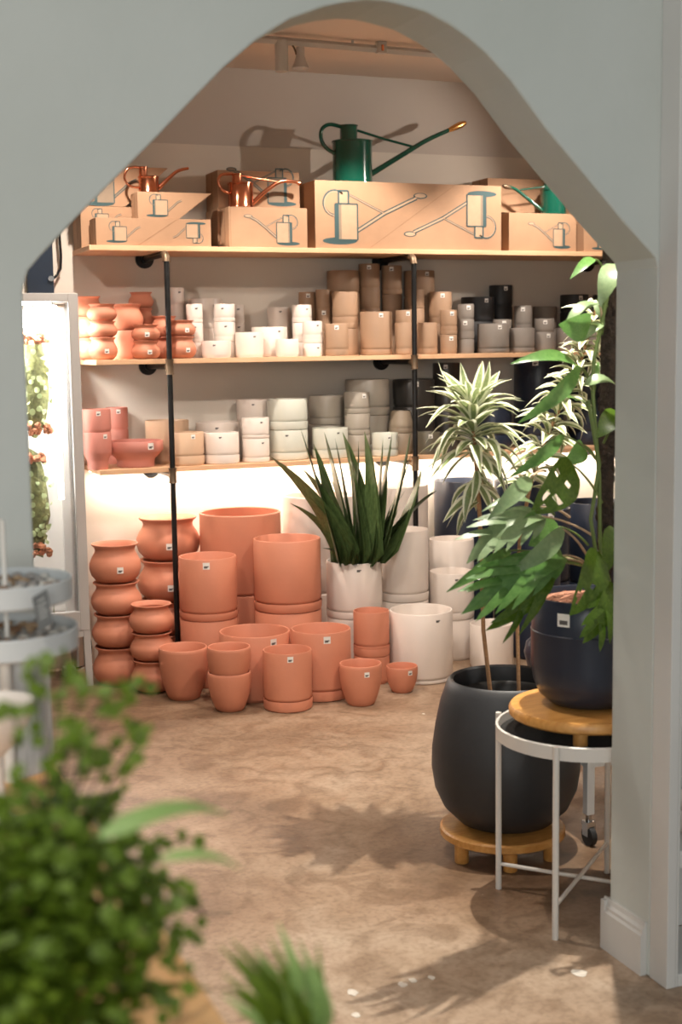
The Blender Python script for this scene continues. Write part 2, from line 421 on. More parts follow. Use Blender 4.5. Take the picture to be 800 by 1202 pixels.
MIDDLE = [
    ('terra', 'half hidden behind the white cabinet, middle shelf', 1.285, 6.27, 0.0642, [('b', 0.0971), ('b', 0.0963), ('b', 0.0921)], ''),
    ('terra', 'front stack beside the white cabinet, middle shelf', 1.307, 6.08, 0.0662, [('b', 0.0988), ('b', 0.0712), ('b', 0.0748)], 'o0'),
    ('terra', 'wide stack behind the small two-high bulbous stack, middle shelf', 1.45, 6.207, 0.0739, [('c', 0.1293), ('b', 0.1192)], ''),
    ('terra', 'tallest bulbous stack against the wall, middle shelf', 1.542, 6.312, 0.0596, [('b', 0.13), ('b', 0.1021), ('b', 0.0744)], ''),
    ('terra', 'small front stack beside the cabinet-side pipe, middle shelf', 1.499, 6.069, 0.065, [('b', 0.0813), ('b', 0.072)], 'o01'),
    ('terra', 'stack peeking out behind the cabinet-side pipe, middle shelf', 1.623, 6.214, 0.063, [('b', 0.0966), ('b', 0.0974)], ''),
    ('terra', 'front stack crossed by the cabinet-side pipe, middle shelf', 1.659, 6.077, 0.0734, [('b', 0.0986), ('b', 0.0727)], 'o01'),
    ('white', 'narrow wall-side stack at the cabinet-side pipe, middle shelf', 1.718, 6.33, 0.0342, [('c', 0.0887), ('c', 0.0797), ('c', 0.0795), ('c', 0.0793)], 'd3'),
    ('white', 'first white stack past the cabinet-side pipe, middle shelf', 1.751, 6.15, 0.0373, [('c', 0.0711), ('S', 0.0117), ('c', 0.0778), ('S', 0.0117), ('c', 0.0737)], 'd24'),
    ('white', 'wide shaded stack against the wall, middle shelf', 1.846, 6.292, 0.0786, [('c', 0.1348), ('c', 0.1394)], ''),
    ('white', 'second white stack past the cabinet-side pipe, middle shelf', 1.899, 6.169, 0.0497, [('c', 0.0733), ('S', 0.0197), ('c', 0.0708), ('S', 0.0157), ('c', 0.0667)], 'd24'),
    ('white', 'low and wide below the two white stacks, middle shelf', 1.827, 6.07, 0.0663, [('c', 0.0773)], 'd0'),
    ('white', 'narrow shaded stack against the wall, middle shelf', 2.016, 6.32, 0.0286, [('c', 0.077), ('c', 0.085), ('S', 0.0162), ('c', 0.0686)], 'd13'),
    ('white', 'between white stacks and the widest white pot, middle shelf', 1.997, 6.099, 0.0652, [('c', 0.1147)], 'd0'),
    ('white', 'widest of the bright white pots, middle shelf', 2.13, 6.201, 0.0849, [('c', 0.1388)], 'd0'),
    ('white', 'shaded stack behind the widest white pot, middle shelf', 2.218, 6.317, 0.0537, [('c', 0.1236), ('c', 0.1103)], 'd1'),
    ('white', 'small plain front pot before the widest white pot, middle shelf', 2.168, 6.062, 0.0536, [('c', 0.081)], ''),
    ('white', 'tallest white stack next to the brown pots, middle shelf', 2.292, 6.19, 0.0469, [('c', 0.0645), ('S', 0.0243), ('c', 0.0686), ('S', 0.0202), ('c', 0.0644)], 'd4'),
    ('white', 'low front stack next to the brown pots, middle shelf', 2.303, 6.08, 0.0462, [('c', 0.0596), ('S', 0.0159), ('S', 0.0199), ('c', 0.0676)], 'd03'),
    ('brown', 'first brown stack behind the white ones, middle shelf', 2.362, 6.302, 0.0415, [('c', 0.155), ('c', 0.1518)], 'o1'),
    ('brown', 'narrow stack second from the white pots, middle shelf', 2.424, 6.243, 0.0372, [('c', 0.1206), ('c', 0.1023), ('c', 0.0938)], 'o1'),
    ('brown', 'wide wall-side stack behind the round-lit pot, middle shelf', 2.547, 6.291, 0.0796, [('c', 0.1533), ('c', 0.149), ('c', 0.1071)], ''),
    ('brown', 'stack with rounded light patch near the white, middle shelf', 2.499, 6.152, 0.0615, [('c', 0.1267), ('S', 0.0244), ('S', 0.0284), ('c', 0.1214)], ''),
    ('brown', 'front pot next to the white pots, middle shelf', 2.416, 6.06, 0.0564, [('S', 0.026), ('c', 0.1239)], 'o1'),
    ('brown', 'tall wall-side stack behind the largest brown pot, middle shelf', 2.686, 6.29, 0.0528, [('c', 0.102), ('c', 0.1253), ('c', 0.0999), ('c', 0.1161)], 'o3'),
    ('brown', 'tall wall-side stack touching the middle pipe, middle shelf', 2.811, 6.3, 0.0511, [('c', 0.0882), ('c', 0.1222), ('c', 0.084), ('S', 0.021), ('c', 0.1213)], 'o4'),
    ('brown', 'largest brown front pot, middle shelf', 2.637, 6.1, 0.0779, [('S', 0.0228), ('c', 0.183)], 'o1'),
    ('brown', 'wide dark wall-side stack behind the middle pipe, middle shelf', 2.959, 6.294, 0.0772, [('c', 0.129), ('c', 0.1483), ('c', 0.1349)], 'o2'),
    ('brown', 'stack directly behind the middle pipe, middle shelf', 2.891, 6.189, 0.0421, [('c', 0.0652), ('c', 0.1584), ('S', 0.0083), ('c', 0.083)], ''),
    ('brown', 'stack showing between largest brown pot and middle pipe, middle shelf', 2.809, 6.151, 0.0417, [('c', 0.1156), ('c', 0.099)], 'o1'),
    ('brown', 'front pot at middle pipe, cabinet side, middle shelf', 2.769, 6.07, 0.0432, [('S', 0.0249), ('c', 0.1266)], ''),
    ('brown', 'front pot at middle pipe, plant side, middle shelf', 2.897, 6.075, 0.0498, [('S', 0.023), ('c', 0.1276)], ''),
    ('brown', 'stack with light patch past the middle pipe, middle shelf', 3.012, 6.164, 0.057, [('c', 0.1473), ('S', 0.0251), ('c', 0.1293)], 'o2'),
    ('brown', 'front stack next to the grey pots, middle shelf', 3.005, 6.06, 0.0416, [('c', 0.0917), ('S', 0.0165), ('S', 0.0206), ('c', 0.0824)], 'o03'),
    ('grey', 'narrow front stack next to the brown pots, middle shelf', 3.111, 6.08, 0.0399, [('c', 0.07), ('S', 0.0167), ('S', 0.0167), ('c', 0.0624), ('c', 0.0747)], 'o34'),
    ('black', 'wide stack behind the widest grey pot, middle shelf', 3.283, 6.284, 0.0849, [('c', 0.1562), ('c', 0.1248)], 'o1'),
    ('black', 'tallest dark stack against the wall, middle shelf', 3.431, 6.312, 0.0595, [('c', 0.1033), ('c', 0.1308), ('c', 0.1085)], 'o2'),
    ('grey', 'widest of the grey front pots, middle shelf', 3.264, 6.082, 0.0784, [('S', 0.0177), ('c', 0.1261)], 'o1'),
    ('grey', 'pale stack peeking above the widest grey pot, middle shelf', 3.362, 6.17, 0.0474, [('c', 0.0892), ('c', 0.0768)], 'o1'),
    ('grey', 'plain stack behind the second wide grey pot, middle shelf', 3.499, 6.2, 0.0458, [('c', 0.1184), ('S', 0.0173), ('c', 0.0991)], 'o2'),
    ('grey', 'second widest grey front pot, middle shelf', 3.422, 6.072, 0.0619, [('S', 0.0196), ('c', 0.1016)], ''),
    ('grey', 'shaded wall-side stack with a light patch, middle shelf', 3.673, 6.28, 0.0622, [('c', 0.1181), ('c', 0.1143)], ''),
    ('grey', 'narrow front stack near the climbing plant, middle shelf', 3.553, 6.08, 0.0495, [('c', 0.0989), ('c', 0.0682)], 'o01'),
    ('grey', 'front pot behind pale climbing-plant leaves, middle shelf', 3.699, 6.09, 0.0629, [('S', 0.02), ('c', 0.0991)], ''),
    ('black', 'wall-side stack behind climbing-plant leaves, middle shelf', 3.838, 6.26, 0.0738, [('c', 0.1207), ('c', 0.0796), ('c', 0.0926)], 'o2'),
    ('black', 'last stack beside the moss pole, middle shelf', 4.02, 6.26, 0.0609, [('c', 0.1414), ('c', 0.1515)], ''),
    ('grey', 'last front pot beside the moss pole, middle shelf', 3.868, 6.09, 0.0613, [('c', 0.148)], ''),
]
BOTTOM = [
    ('pink', 'end stack beside the white cabinet, bottom shelf', 1.263, 6.069, 0.0642, [('f', 0.1666), ('c', 0.1023)], 'o01'),
    ('pink', 'stack behind the pink footed bowl, bottom shelf', 1.411, 6.319, 0.0517, [('c', 0.1597), ('c', 0.1032)], 'o1'),
    ('pink', 'wide and footed at the front edge, bottom shelf', 1.45, 6.13, 0.1257, [('F', 0.1177)], 'o0'),
    ('tan', 'wide pot behind the cabinet-side pipe, bottom shelf', 1.637, 6.269, 0.1017, [('c', 0.198)], ''),
    ('tan', 'front pot crossed by the cabinet-side pipe, bottom shelf', 1.677, 6.085, 0.0809, [('S', 0.0409), ('c', 0.1095)], 'o1'),
    ('white', 'wide shaded pot against the wall, bottom shelf', 1.883, 6.27, 0.1017, [('c', 0.1817)], 'd0'),
    ('white', 'wide front pot next to the tan pots, bottom shelf', 1.845, 6.085, 0.0812, [('S', 0.0376), ('c', 0.1067)], 'd1'),
    ('white', 'shaded stack against the wall, bottom shelf', 2.073, 6.287, 0.0835, [('c', 0.1785), ('c', 0.1025)], 'd1'),
    ('white', 'narrow front stack, bottom shelf', 2.012, 6.085, 0.0638, [('S', 0.0184), ('c', 0.0918), ('S', 0.012), ('c', 0.0836)], 'd13'),
    ('sage', 'wide stack next to the narrow white one, bottom shelf', 2.191, 6.14, 0.0954, [('S', 0.0311), ('c', 0.1097), ('S', 0.0365), ('c', 0.1091)], 'd1'),
    ('warm', 'wall-side stack above the low sage pot, bottom shelf', 2.444, 6.28, 0.0882, [('c', 0.0488), ('c', 0.1007), ('S', 0.0293), ('c', 0.1128)], ''),
    ('sage', 'low wide pot behind the spiky plant, bottom shelf', 2.391, 6.099, 0.0857, [('S', 0.0376), ('c', 0.1062)], 'd1'),
    ('warm', 'narrow stack with light patch before the widest grey, bottom shelf', 2.543, 6.124, 0.062, [('S', 0.0213), ('c', 0.0827), ('S', 0.0206), ('c', 0.0824), ('S', 0.0206), ('c', 0.0822)], 'o5'),
    ('warm', 'widest grey stack against the wall, bottom shelf', 2.657, 6.261, 0.1101, [('c', 0.0498), ('c', 0.1397), ('S', 0.038), ('c', 0.1388)], ''),
    ('sage', 'small low front pot beside the middle pipe, bottom shelf', 2.664, 6.068, 0.064, [('S', 0.0282), ('c', 0.0826)], 'o1'),
    ('mush', 'narrowing stack beside the middle pipe, bottom shelf', 2.778, 6.132, 0.0607, [('c', 0.1032), ('S', 0.0209), ('u', 0.0878)], ''),
    ('charcoal', 'wide stack behind the middle pipe, bottom shelf', 2.911, 6.266, 0.1053, [('c', 0.0738), ('c', 0.1501), ('c', 0.1366)], 'o2'),
    ('olive', 'low front pot past the middle pipe, bottom shelf', 2.89, 6.067, 0.0627, [('S', 0.023), ('c', 0.0837)], 'o1'),
    ('charcoal', 'tall wall-side stack past the middle pipe, bottom shelf', 3.112, 6.301, 0.0698, [('c', 0.0728), ('c', 0.1307), ('c', 0.1172), ('c', 0.1167)], 'o3'),
    ('charcoal', 'small front pot behind the variegated rosette, bottom shelf', 3.007, 6.08, 0.0484, [('S', 0.0173), ('c', 0.0802)], ''),
    ('navy', 'stack beside the variegated rosette, bottom shelf', 3.324, 6.2, 0.0958, [('c', 0.0705), ('c', 0.1565)], ''),
    ('navy', 'widest navy stack behind variegated leaves, bottom shelf', 3.604, 6.22, 0.1285, [('c', 0.0588), ('c', 0.1769), ('c', 0.224)], 'o2'),
    ('navy', 'last stack beside the moss pole, bottom shelf', 3.908, 6.22, 0.1125, [('c', 0.0699), ('c', 0.1796), ('c', 0.1785)], ''),
]
ON_FLOOR = [
    ('terra', 'stack beside the white cabinet leg, on floor', 1.306, 5.981, 0.1151, [('b', 0.1732), ('b', 0.1476), ('b', 0.143), ('b', 0.1729)], 'o3'),
    ('terra', 'broad stack behind the cabinet-side pipe, on floor', 1.613, 6.218, 0.1537, [('b', 0.1661), ('b', 0.1555), ('b', 0.1912), ('b', 0.198)], 'o23'),
    ('terra', 'small stack before the cabinet-side pipe, on floor', 1.416, 5.79, 0.0995, [('b', 0.1398), ('b', 0.1219), ('b', 0.1251)], ''),
    ('terra', 'broadest stack against the wall, on floor', 1.913, 6.043, 0.1886, [('c', 0.3666), ('c', 0.3697)], ''),
    ('terra', 'stack past the cabinet-side pipe, on floor', 1.685, 5.815, 0.1283, [('c', 0.2981), ('S', 0.031), ('c', 0.2464)], 'o2'),
    ('terra', 'stack beside the potted spiky plant, on floor', 2.027, 5.719, 0.1503, [('c', 0.3244), ('S', 0.0389), ('c', 0.2823)], ''),
    ('terra', 'single planter before the cabinet-side pipe, on floor', 1.503, 5.599, 0.1044, [('t', 0.2234)], ''),
    ('terra', 'nested pair in the front row, on floor', 1.626, 5.332, 0.0902, [('t', 0.1537), ('t', 0.1187)], ''),
    ('terra', 'wide pot behind the nested pair, on floor', 1.798, 5.513, 0.1528, [('c', 0.2833)], 'o0'),
    ('terra', 'front-row pot standing forward on a saucer, on floor', 1.856, 5.259, 0.1012, [('S', 0.0408), ('c', 0.2062)], 'o1'),
    ('terra', 'wide pot behind the forward one, on floor', 2.055, 5.385, 0.1284, [('S', 0.0413), ('c', 0.2538)], 'o1'),
    ('terra', 'round planter before the narrow stack, on floor', 2.154, 5.185, 0.0894, [('t', 0.1751)], 'o0'),
    ('terra', 'narrow stack next to the white pots, on floor', 2.348, 5.52, 0.0801, [('c', 0.1229), ('S', 0.0349), ('S', 0.0116), ('c', 0.1546)], ''),
    ('terra', 'smallest planter, before the widest white pot, on floor', 2.396, 5.3, 0.0684, [('t', 0.1147)], 'o0'),
    ('white', 'stack with the spiky plant, on floor', 2.363, 5.75, 0.1283, [('c', 0.2584), ('S', 0.032), ('c', 0.2267)], 'd2'),
    ('white', 'large stack behind the spiky plant, terracotta side, on floor', 2.346, 6.14, 0.1792, [('c', 0.3247), ('c', 0.459)], ''),
    ('white', 'large stack behind the spiky plant, at middle pipe, on floor', 2.746, 6.167, 0.1753, [('c', 0.2884), ('c', 0.5222)], ''),
    ('white', 'stack before the middle pipe, on floor', 2.66, 5.856, 0.1182, [('c', 0.2918), ('S', 0.0371), ('c', 0.2989)], ''),
    ('white', 'widest front pot on a saucer, on floor', 2.578, 5.49, 0.1424, [('S', 0.0121), ('c', 0.3015)], 'd1'),
    ('white', 'plain stack next to the navy pots, on floor', 2.991, 6.009, 0.1103, [('c', 0.2514), ('c', 0.2904)], ''),
    ('white', 'stack behind the widest front white pot, on floor', 2.891, 5.809, 0.1067, [('c', 0.1931), ('S', 0.0333), ('c', 0.1907)], 'd2'),
    ('white', 'small single pot near the plant canes, on floor', 2.968, 5.55, 0.1013, [('c', 0.2051)], ''),
    ('navy', 'first navy stack against the wall, on floor', 3.166, 6.221, 0.1497, [('c', 0.4017), ('c', 0.4048)], ''),
    ('navy', 'second navy stack against the wall, on floor', 3.476, 6.204, 0.125, [('c', 0.4044), ('c', 0.3882)], 'o1'),
    ('navy', 'stack behind the climbing plant leaves, on floor', 3.481, 5.946, 0.1274, [('c', 0.3089), ('c', 0.364)], 'o1'),
    ('navy', 'last stack behind the moss pole, on floor', 3.865, 6.1, 0.155, [('c', 0.2553), ('c', 0.4152)], ''),
    ('navy', 'low single pot behind the lobed leaves, on floor', 3.262, 5.66, 0.121, [('c', 0.4941)], ''),
]


# ------------------------------------------------------------------ pots
def pot_profile(kind, R, h):
    t = max(.005, .06*R)
    if kind == 'c':
        o_ = [(.93*R, 0), (.945*R, .004), (.985*R, .010), (R, .017), (R, h-.004), (R-.3*t, h)]
        i_ = [(R-.75*t, h), (R-t, h-.003), (R-t, .02), (.8*R, .010)]
    elif kind == 't':
        o_ = [(.58*R, 0), (.64*R, .004)] + [(R*(.62+.38*math.sin(PI/2*min(1, s*1.25))**.85), h*s) for s in (.12, .25, .4, .55, .7, .82, .93)] + [(R*.985, h-.002), (R*.97, h)]
        i_ = [(R*.94, h), (R*.915, h-.004), (R*.9, h*.75), (R*.78, h*.4), (R*.55, .012)]
    elif kind == 'b':
        o_ = [(.62*R, 0), (.76*R, .05*h), (.92*R, .18*h), (R, .36*h), (.985*R, .50*h), (.90*R, .64*h), (.80*R, .75*h), (.765*R, .83*h), (.79*R, .90*h), (.88*R, .955*h), (.90*R, .985*h), (.89*R, h)]
        i_ = [(.85*R, h), (.80*R, .97*h), (.70*R, .85*h), (.72*R, .75*h), (.9*R, .5*h), (.85*R, .2*h), (.55*R, .06*h)]
    elif kind == 'f':
        o_ = [(.70*R, 0), (.72*R, .003), (.72*R, .20*h), (.76*R, .26*h), (.97*R, .42*h), (R, .47*h), (R, h-.003), (R-.3*t, h)]
        i_ = [(R-.8*t, h), (R-t, h-.003), (R-t, .45*h), (.66*R, .25*h), (.6*R, .02)]
    elif kind == 'F':
        o_ = [(.66*R, 0), (.68*R, .003), (.68*R, .24*h), (.72*R, .33*h), (.95*R, .56*h), (R, .64*h), (R, h-.003), (R-.3*t, h)]
        i_ = [(R-.8*t, h), (R-t, h-.003), (R-t, .64*h), (.9*R, .55*h), (.62*R, .3*h), (.55*R, .03)]
    elif kind == 'u':
        o_ = [(.95*R, 0), (R, .01), (.97*R, .3*h), (.78*R, h-.003), (.77*R, h)]
        i_ = [(.74*R, h), (.72*R, h-.005), (.85*R, .3*h), (.8*R, .02)]
    elif kind == 'S':
        f = max(.004, h-.003)
        o_ = [(.93*R, 0), (.99*R, .1*h), (R*1.012, .3*h), (R*1.018, h+.001), (R*1.012, h+.004)]
        i_ = [(R*1.005, h+.004), (R*.995, h+.001), (R*.985, f-.001)]
        return [(0, 0)] + o_ + i_ + [(0, f-.001)]
    return [(0, 0)] + o_ + i_ + [(0, i_[-1][1])]
def sticker(parent, origin, R, z, h, ang, dark, size):
    # a small square label that follows the pot's curve
    w = size/R; mb = MB(); vs = []; fs = []; mi = []
    nu, nv = 6, 6
    for j in range(nv+1):
        for i in range(nu+1):
            a = ang - w/2 + w*i/nu; rr = R+.0007
            vs.append((rr*math.cos(a), rr*math.sin(a), z - size/2 + size*j/nv))
    for j in range(nv):
        for i in range(nu):
            fs.append((j*(nu+1)+i, j*(nu+1)+i+1, (j+1)*(nu+1)+i+1, (j+1)*(nu+1)+i)); mi.append(1 if (j == 2 and 1 <= i <= 4) or (j == 1 and 1 <= i <= 3) else 0)
    if dark:                                  # only the print reads on a white pot
        keep = [k for k in range(len(fs)) if mi[k] == 1]; fs = [fs[k] for k in keep]; mi = [1]*len(fs)
    mb.add(vs, fs); mb.mi = mi
    return mb.build('price_sticker', [STICK, STICKD], parent, smooth=False)
KW = dict(c='cylinder pot', b='bulbous pot', t='tapered planter', f='footed pot', F='bowl', u='narrowing pot')
ORD = {1: [''], 2: ['lower ', 'upper '], 3: ['bottom ', 'middle ', 'top '], 4: ['bottom ', 'second ', 'third ', 'top ']}
TOPS = {}
def stacks(rows, z0, setname, group):
    for colour, where, X, Y, R, levels, st in rows:
        npots = sum(1 for k, h in levels if k != 'S'); i = 0; z = z0; prev = None
        mode = st[:1]; marks = [int(ch) for ch in st[1:]]
        for li, (kind, h) in enumerate(levels):
            loc = (X, Y, z)
            if kind == 'S':
                nm = 'saucer'; od = ORD[npots][min(i, npots-1)]
                spare = prev == 'S'
                lab = f"{CNAME[colour]} {'spare ' if spare else ''}saucer under {od}pot, {where}"
                cat = 'saucer'
            else:
                nm = {'t': 'planter', 'F': 'footed_bowl'}.get(kind, 'plant_pot')
                lab = f"{ORD[npots][i]}{CNAME[colour]} {KW[kind]}, {where}"; cat = 'bowl' if kind == 'F' else 'pot'; i += 1
            hh = h; zz = z
            if where.startswith('nested pair'):
                hh = .162; loc = (X, Y, 0 if i == 1 else .2676-.162)
            RR = R*(1 if kind != 'b' else R_.uniform(.97, 1.0))
            o = MB().lathe(pot_profile(kind, RR, hh), seg=40).build(nm, POT[colour])
            o.location = loc
            tag(o, lab, cat, group[1] if kind == 'S' else group[0])
            if li in marks:
                a0 = math.atan2(-Y, -X); ang = a0 + R_.uniform(-.15, .62)
                sz = min(.03, max(.02, .24*R))
                if kind == 'b': zs = .38*hh; RRs = RR; 
                elif kind == 't': zs = hh*.82; RRs = RR*1.003
                else: zs = hh-sz*.9; RRs = RR
                if kind == 'F': zs = hh*.82
                sticker(o, loc, RRs, zs, hh, ang, mode == 'd', sz)
            TOPS[where] = (X, Y, loc[2]+hh, R)
            z += h; prev = kind
stacks(MIDDLE, 1.448, 'MIDDLE', ('pots on the middle shelf', 'saucers on the middle shelf'))
stacks(BOTTOM, .962, 'BOTTOM', ('pots on the bottom shelf', 'saucers on the bottom shelf'))
stacks(ON_FLOOR, 0.0, 'ON_FLOOR', ('pots standing on the floor', 'saucers standing on the floor'))
# ------------------------------------------------------------------ pipe shelving
SX = (1.580, 2.782, 3.985)
sh = empty('shelving_unit', (2.7, 6.0, 0), 'three-board pine shelf on black iron pipes along the back wall', 'shelf')
O = (2.7, 6.0, 0)
for zt, x0 in ((1.945, 1.245), (1.448, 1.257), (.962, 1.256)):
    MB().box((x0, 6.0, zt-.0225), (4.35, 6.377, zt-.0005)).build('shelf_board', PINE, sh, O, smooth=False, bevel=.0015)
for x in SX:
    MB().tube([(x, 5.975, .012), (x, 5.975, 1.885)], .0125, 12).build('pipe_upright', PIPEM, sh, O)
    MB().lathe([(0, 0), (.04, 0), (.04, .008), (.022, .012), (.02, .03), (0, .03)], (x, 5.975, 0), 20).build('floor_flange', PIPEM, sh, O)
    for zt in (1.945, 1.448, .962):
        zb = zt-.0225-.0135
        MB().tube([(x, 5.99, zb), (x, 6.376, zb)], .0125, 12).build('pipe_bracket', PIPEM, sh, O)
        fl = MB(); fl.tube([(x, 6.366, zb), (x, 6.3795, zb)], .043, 20); fl.tube([(x, 6.345, zb), (x, 6.366, zb)], .02, 14); fl.build('wall_flange', PIPEM, sh, O)
        if zt > 1.9:
            MB().tube(arc((x, 5.975, zb-.034), (x, 5.975, zb), (x, 6.012, zb), 8), [.019, .017]+[.0165]*5+[.017, .019], 14).build('elbow_fitting', BRASS, sh, O)
        else:
            t_ = MB(); t_.tube([(x, 5.975, zb-.034), (x, 5.975, zb-.026), (x, 5.975, zb+.026), (x, 5.975, zb+.034)], [.0195, .017, .017, .0195], 14)
            t_.tube([(x, 5.98, zb), (x, 6.012, zb)], .0165, 14); t_.build('tee_fitting', BRASS, sh, O)
MB().box((1.27, 6.29, .9302), (4.3, 6.312, .9388)).build('led_strip', LEDM, sh, O, smooth=False)
lamp('led_strip_light', 'AREA', (2.8, 6.30, .927), (2.8, 6.33, 0), 21, (1.0, .87, .72), shape='RECTANGLE', size=3.0, size_y=.02)

# ------------------------------------------------------------------ cartons on the top shelf
ZT = 1.945
def can_print(parent, origin, cx, cz, Y, s, flip=1, up=1, long=1.0, tall=1.0, dark=False, bw=.5):
    # flat printed drawing of a can: s = body height; flip = spout direction; up = -1 upside down
    def P(x, z, lay): return (cx+x*s*flip, Y-.0006-.0004*lay, cz+z*s*up)
    mb = MB()
    def poly(pts, mi, lay): mb.add([P(x, z, lay) for x, z in pts], [tuple(range(len(pts)))], mi)
    def ell(x, z, rx, rz, mi, lay, n=20): poly([(x+rx*math.cos(2*PI*k/n), z+rz*math.sin(2*PI*k/n)) for k in range(n)], mi, lay)
    def line(pts, w, mi, lay):
        for (x0, z0), (x1, z1) in zip(pts, pts[1:]):
            d = math.hypot(x1-x0, z1-z0) or 1; nx, nz = -(z1-z0)/d*w/2, (x1-x0)/d*w/2
            poly([(x0+nx, z0+nz), (x1+nx, z1+nz), (x1-nx, z1-nz), (x0-nx, z0-nz)], mi, lay)
    H = tall
    ell(-.12-bw*.25, -.03, bw*1.25+.1, .10, 0, 0)
    poly([(-bw, 0), (bw, 0), (bw, H), (-bw, H)], 1, 1)
    poly([(-bw, 0), (-bw+.11, 0), (-bw+.11, H), (-bw, H)], 0, 2)
    poly([(-bw+.11, .02), (-bw+.19, .02), (-bw+.19, H-.02), (-bw+.11, H-.02)], 3, 2)
    line([(-bw, 0), (bw, 0), (bw, H), (-bw, H), (-bw, 0)], .042, 0, 3)
    nx = -bw*.25; poly([(nx-.15, H), (nx+.15, H), (nx+.15, H+.36), (nx-.15, H+.36)], 1, 1)
    line([(nx-.15, H), (nx-.15, H+.36), (nx+.15, H+.36), (nx+.15, H)], .05, 0, 3)
    ring = [(nx-.27+.33*math.cos(a), H+.02+.34*math.sin(a)) for a in [math.radians(45+k*17) for k in range(14)]]
    line(ring, .075, 0, 1); line([(x*.94-.02, z*.97+.015) for x, z in ring], .03, 1, 2)
    sx, sz = bw+1.0*long, (1.0 if long < 1.2 else 1.22)*H
    path = [(bw, .26), (bw+.45*long, .26+(sz-.26)*.52), (sx-.3, sz-.13), (sx, sz)]; line(path, .12, 0, 1); line(path, .055, 1, 2)
    if long > 1.2:
        line([(nx+.15, H+.27), path[1]], .06, 0, 1); line([(nx+.15, H+.27), path[1]], .026, 1, 2)
        ell(sx+.12, sz+.06, .22, .085, 0, 1); ell(sx+.12, sz+.065, .18, .06, 1, 2)
    mb.build('printed_can', [INK, INKL if dark else INKM, KRAFTD, INKL], parent, origin, smooth=False)
def carton(label, xl, xr, yt, Yf, depth, zb, cut=None, X0=None):
    # front face corners read at depth Yf; cut = bottom end of a slanted end
    a = at(xl, yt, Yf); c_ = at(xr, yt, Yf); x0, x1, zt = a.x, c_.x, (a.z+c_.z)/2
    o = (x0, Yf, zb)
    e = empty('carton', o, label, 'box', 'cardboard cartons on the top shelf')
    if cut is None: pts = [(x0, zb), (x1, zb), (x1, zt), (x0, zt)]
    else: pts = [(x0, zb), (x0+(x1-x0)*cut, zb), (x1, zt), (x0, zt)]
    MB().prism(pts, Yf, Yf+depth).build('box_body', KRAFT, e, o, smooth=False, bevel=.0012)
    s_ = MB(); s_.box((x0-.0006, Yf+depth*.5-.004, zb+.004), (x0, Yf+depth*.5+.004, zt-.002)); s_.box((x0+.004, Yf+depth*.5-.02, zt), (x1-.004, Yf+depth*.5+.02, zt+.0006))
    s_.build('tape_strip', KRAFTD, e, o, smooth=False)
    return e, o, x0, x1, zt
def seam(e, o, pts, Yf):
    mb = MB(); (x0, z0), (x1, z1) = pts
    mb.add([(x0-.0015, Yf-.0007, z0), (x0+.0015, Yf-.0007, z0), (x1+.0015, Yf-.0007, z1), (x1-.0015, Yf-.0007, z1)], [(0, 1, 2, 3)])
    mb.build('lid_seam', KRAFTD, e, o, smooth=False)
e, o, x0, x1, z_b3 = carton('long low carton with two printed cans, front of the cabinet end', 112, 247, 256.5, 6.02, .13, ZT)
w_ = x1-x0; hh = z_b3-ZT
can_print(e, o, x0+w_*.20, ZT+.02, 6.02, .062, 1); can_print(e, o, x0+w_*.84, z_b3-.02, 6.02, .062, -1, -1)
seam(e, o, ((x0+w_*.36, ZT+.003), (x0+w_*.70, z_b3-.003)), 6.02)
e, o, x0, x1, z_b2 = carton('slant-ended small carton stacked on the long low carton', 161, 248, 226, 6.03, .12, z_b3+.0008, .55)
can_print(e, o, x0+(x1-x0)*.30, z_b3+.016, 6.03, .066, 1)
e, o, x0, x1, z_b1 = carton('tall carton behind the long low carton, cabinet end', 94, 205, 243, 6.175, .18, ZT)
can_print(e, o, x0+(x1-x0)*.22, ZT+.09, 6.175, .06, 1); can_print(e, o, x0+(x1-x0)*.80, ZT+.10, 6.175, .05, -1)
e, o, x0, x1, z_b0 = carton('slant-ended large carton leaning space behind the small copper can', 88, 197, 195.5, 6.175, .17, z_b1+.0008, .52)
can_print(e, o, x0+(x1-x0)*.30, z_b1+.015, 6.175, .105, 1, dark=True, bw=.42)
e, o, x0, x1, z_b6 = carton('front carton with one printed can, under the long-spouted copper can', 268, 360, 243.5, 6.025, .125, ZT)
can_print(e, o, x0+(x1-x0)*.70, ZT+.022, 6.025, .092, -1, long=1.35, bw=.4); MB().box((x0+.007, 6.0243, ZT+.002), (x0+.009, 6.025, z_b6-.002)).build('lid_seam', KRAFTD, e, o, smooth=False)
e, o, x0, x1, z_b5 = carton('carton behind the one-can front carton, lower of two', 255, 351, 245.5, 6.165, .19, ZT)
e, o, x0, x1, z_b4 = carton('carton behind the copper can, upper of two', 255, 351, 201, 6.165, .19, z_b5+.0008)
can_print(e, o, x0+(x1-x0)*.72, z_b5+.03, 6.165, .115, -1, long=1.4, dark=True, bw=.4)
e, o, x0, x1, z_b7 = carton('largest carton with two big printed cans, under the big green can', 369, 588, 215, 6.02, .30, ZT)
w_ = x1-x0; h_ = z_b7-ZT
can_print(e, o, x0+w_*.16, ZT+.04, 6.02, .165, 1, long=1.85, bw=.34); can_print(e, o, x0+w_*.86, z_b7-.045, 6.02, .15, -1, -1, long=1.9, bw=.34)
seam(e, o, ((x0+w_*.28, ZT+.003), (x0+w_*.74, z_b7-.003)), 6.02)
e, o, x0, x1, z_b9 = carton('plain carton behind the small green can, lower of two', 596, 700, 251, 6.19, .17, ZT)
e, o, x0, x1, z_b8 = carton('plain carton behind the small green can, upper of two', 572, 668, 210.5, 6.19, .17, z_b9+.0008)
e, o, x0, x1, z_b10 = carton('front carton with one printed can, under the small green can', 597, 676, 250.5, 6.025, .13, ZT)
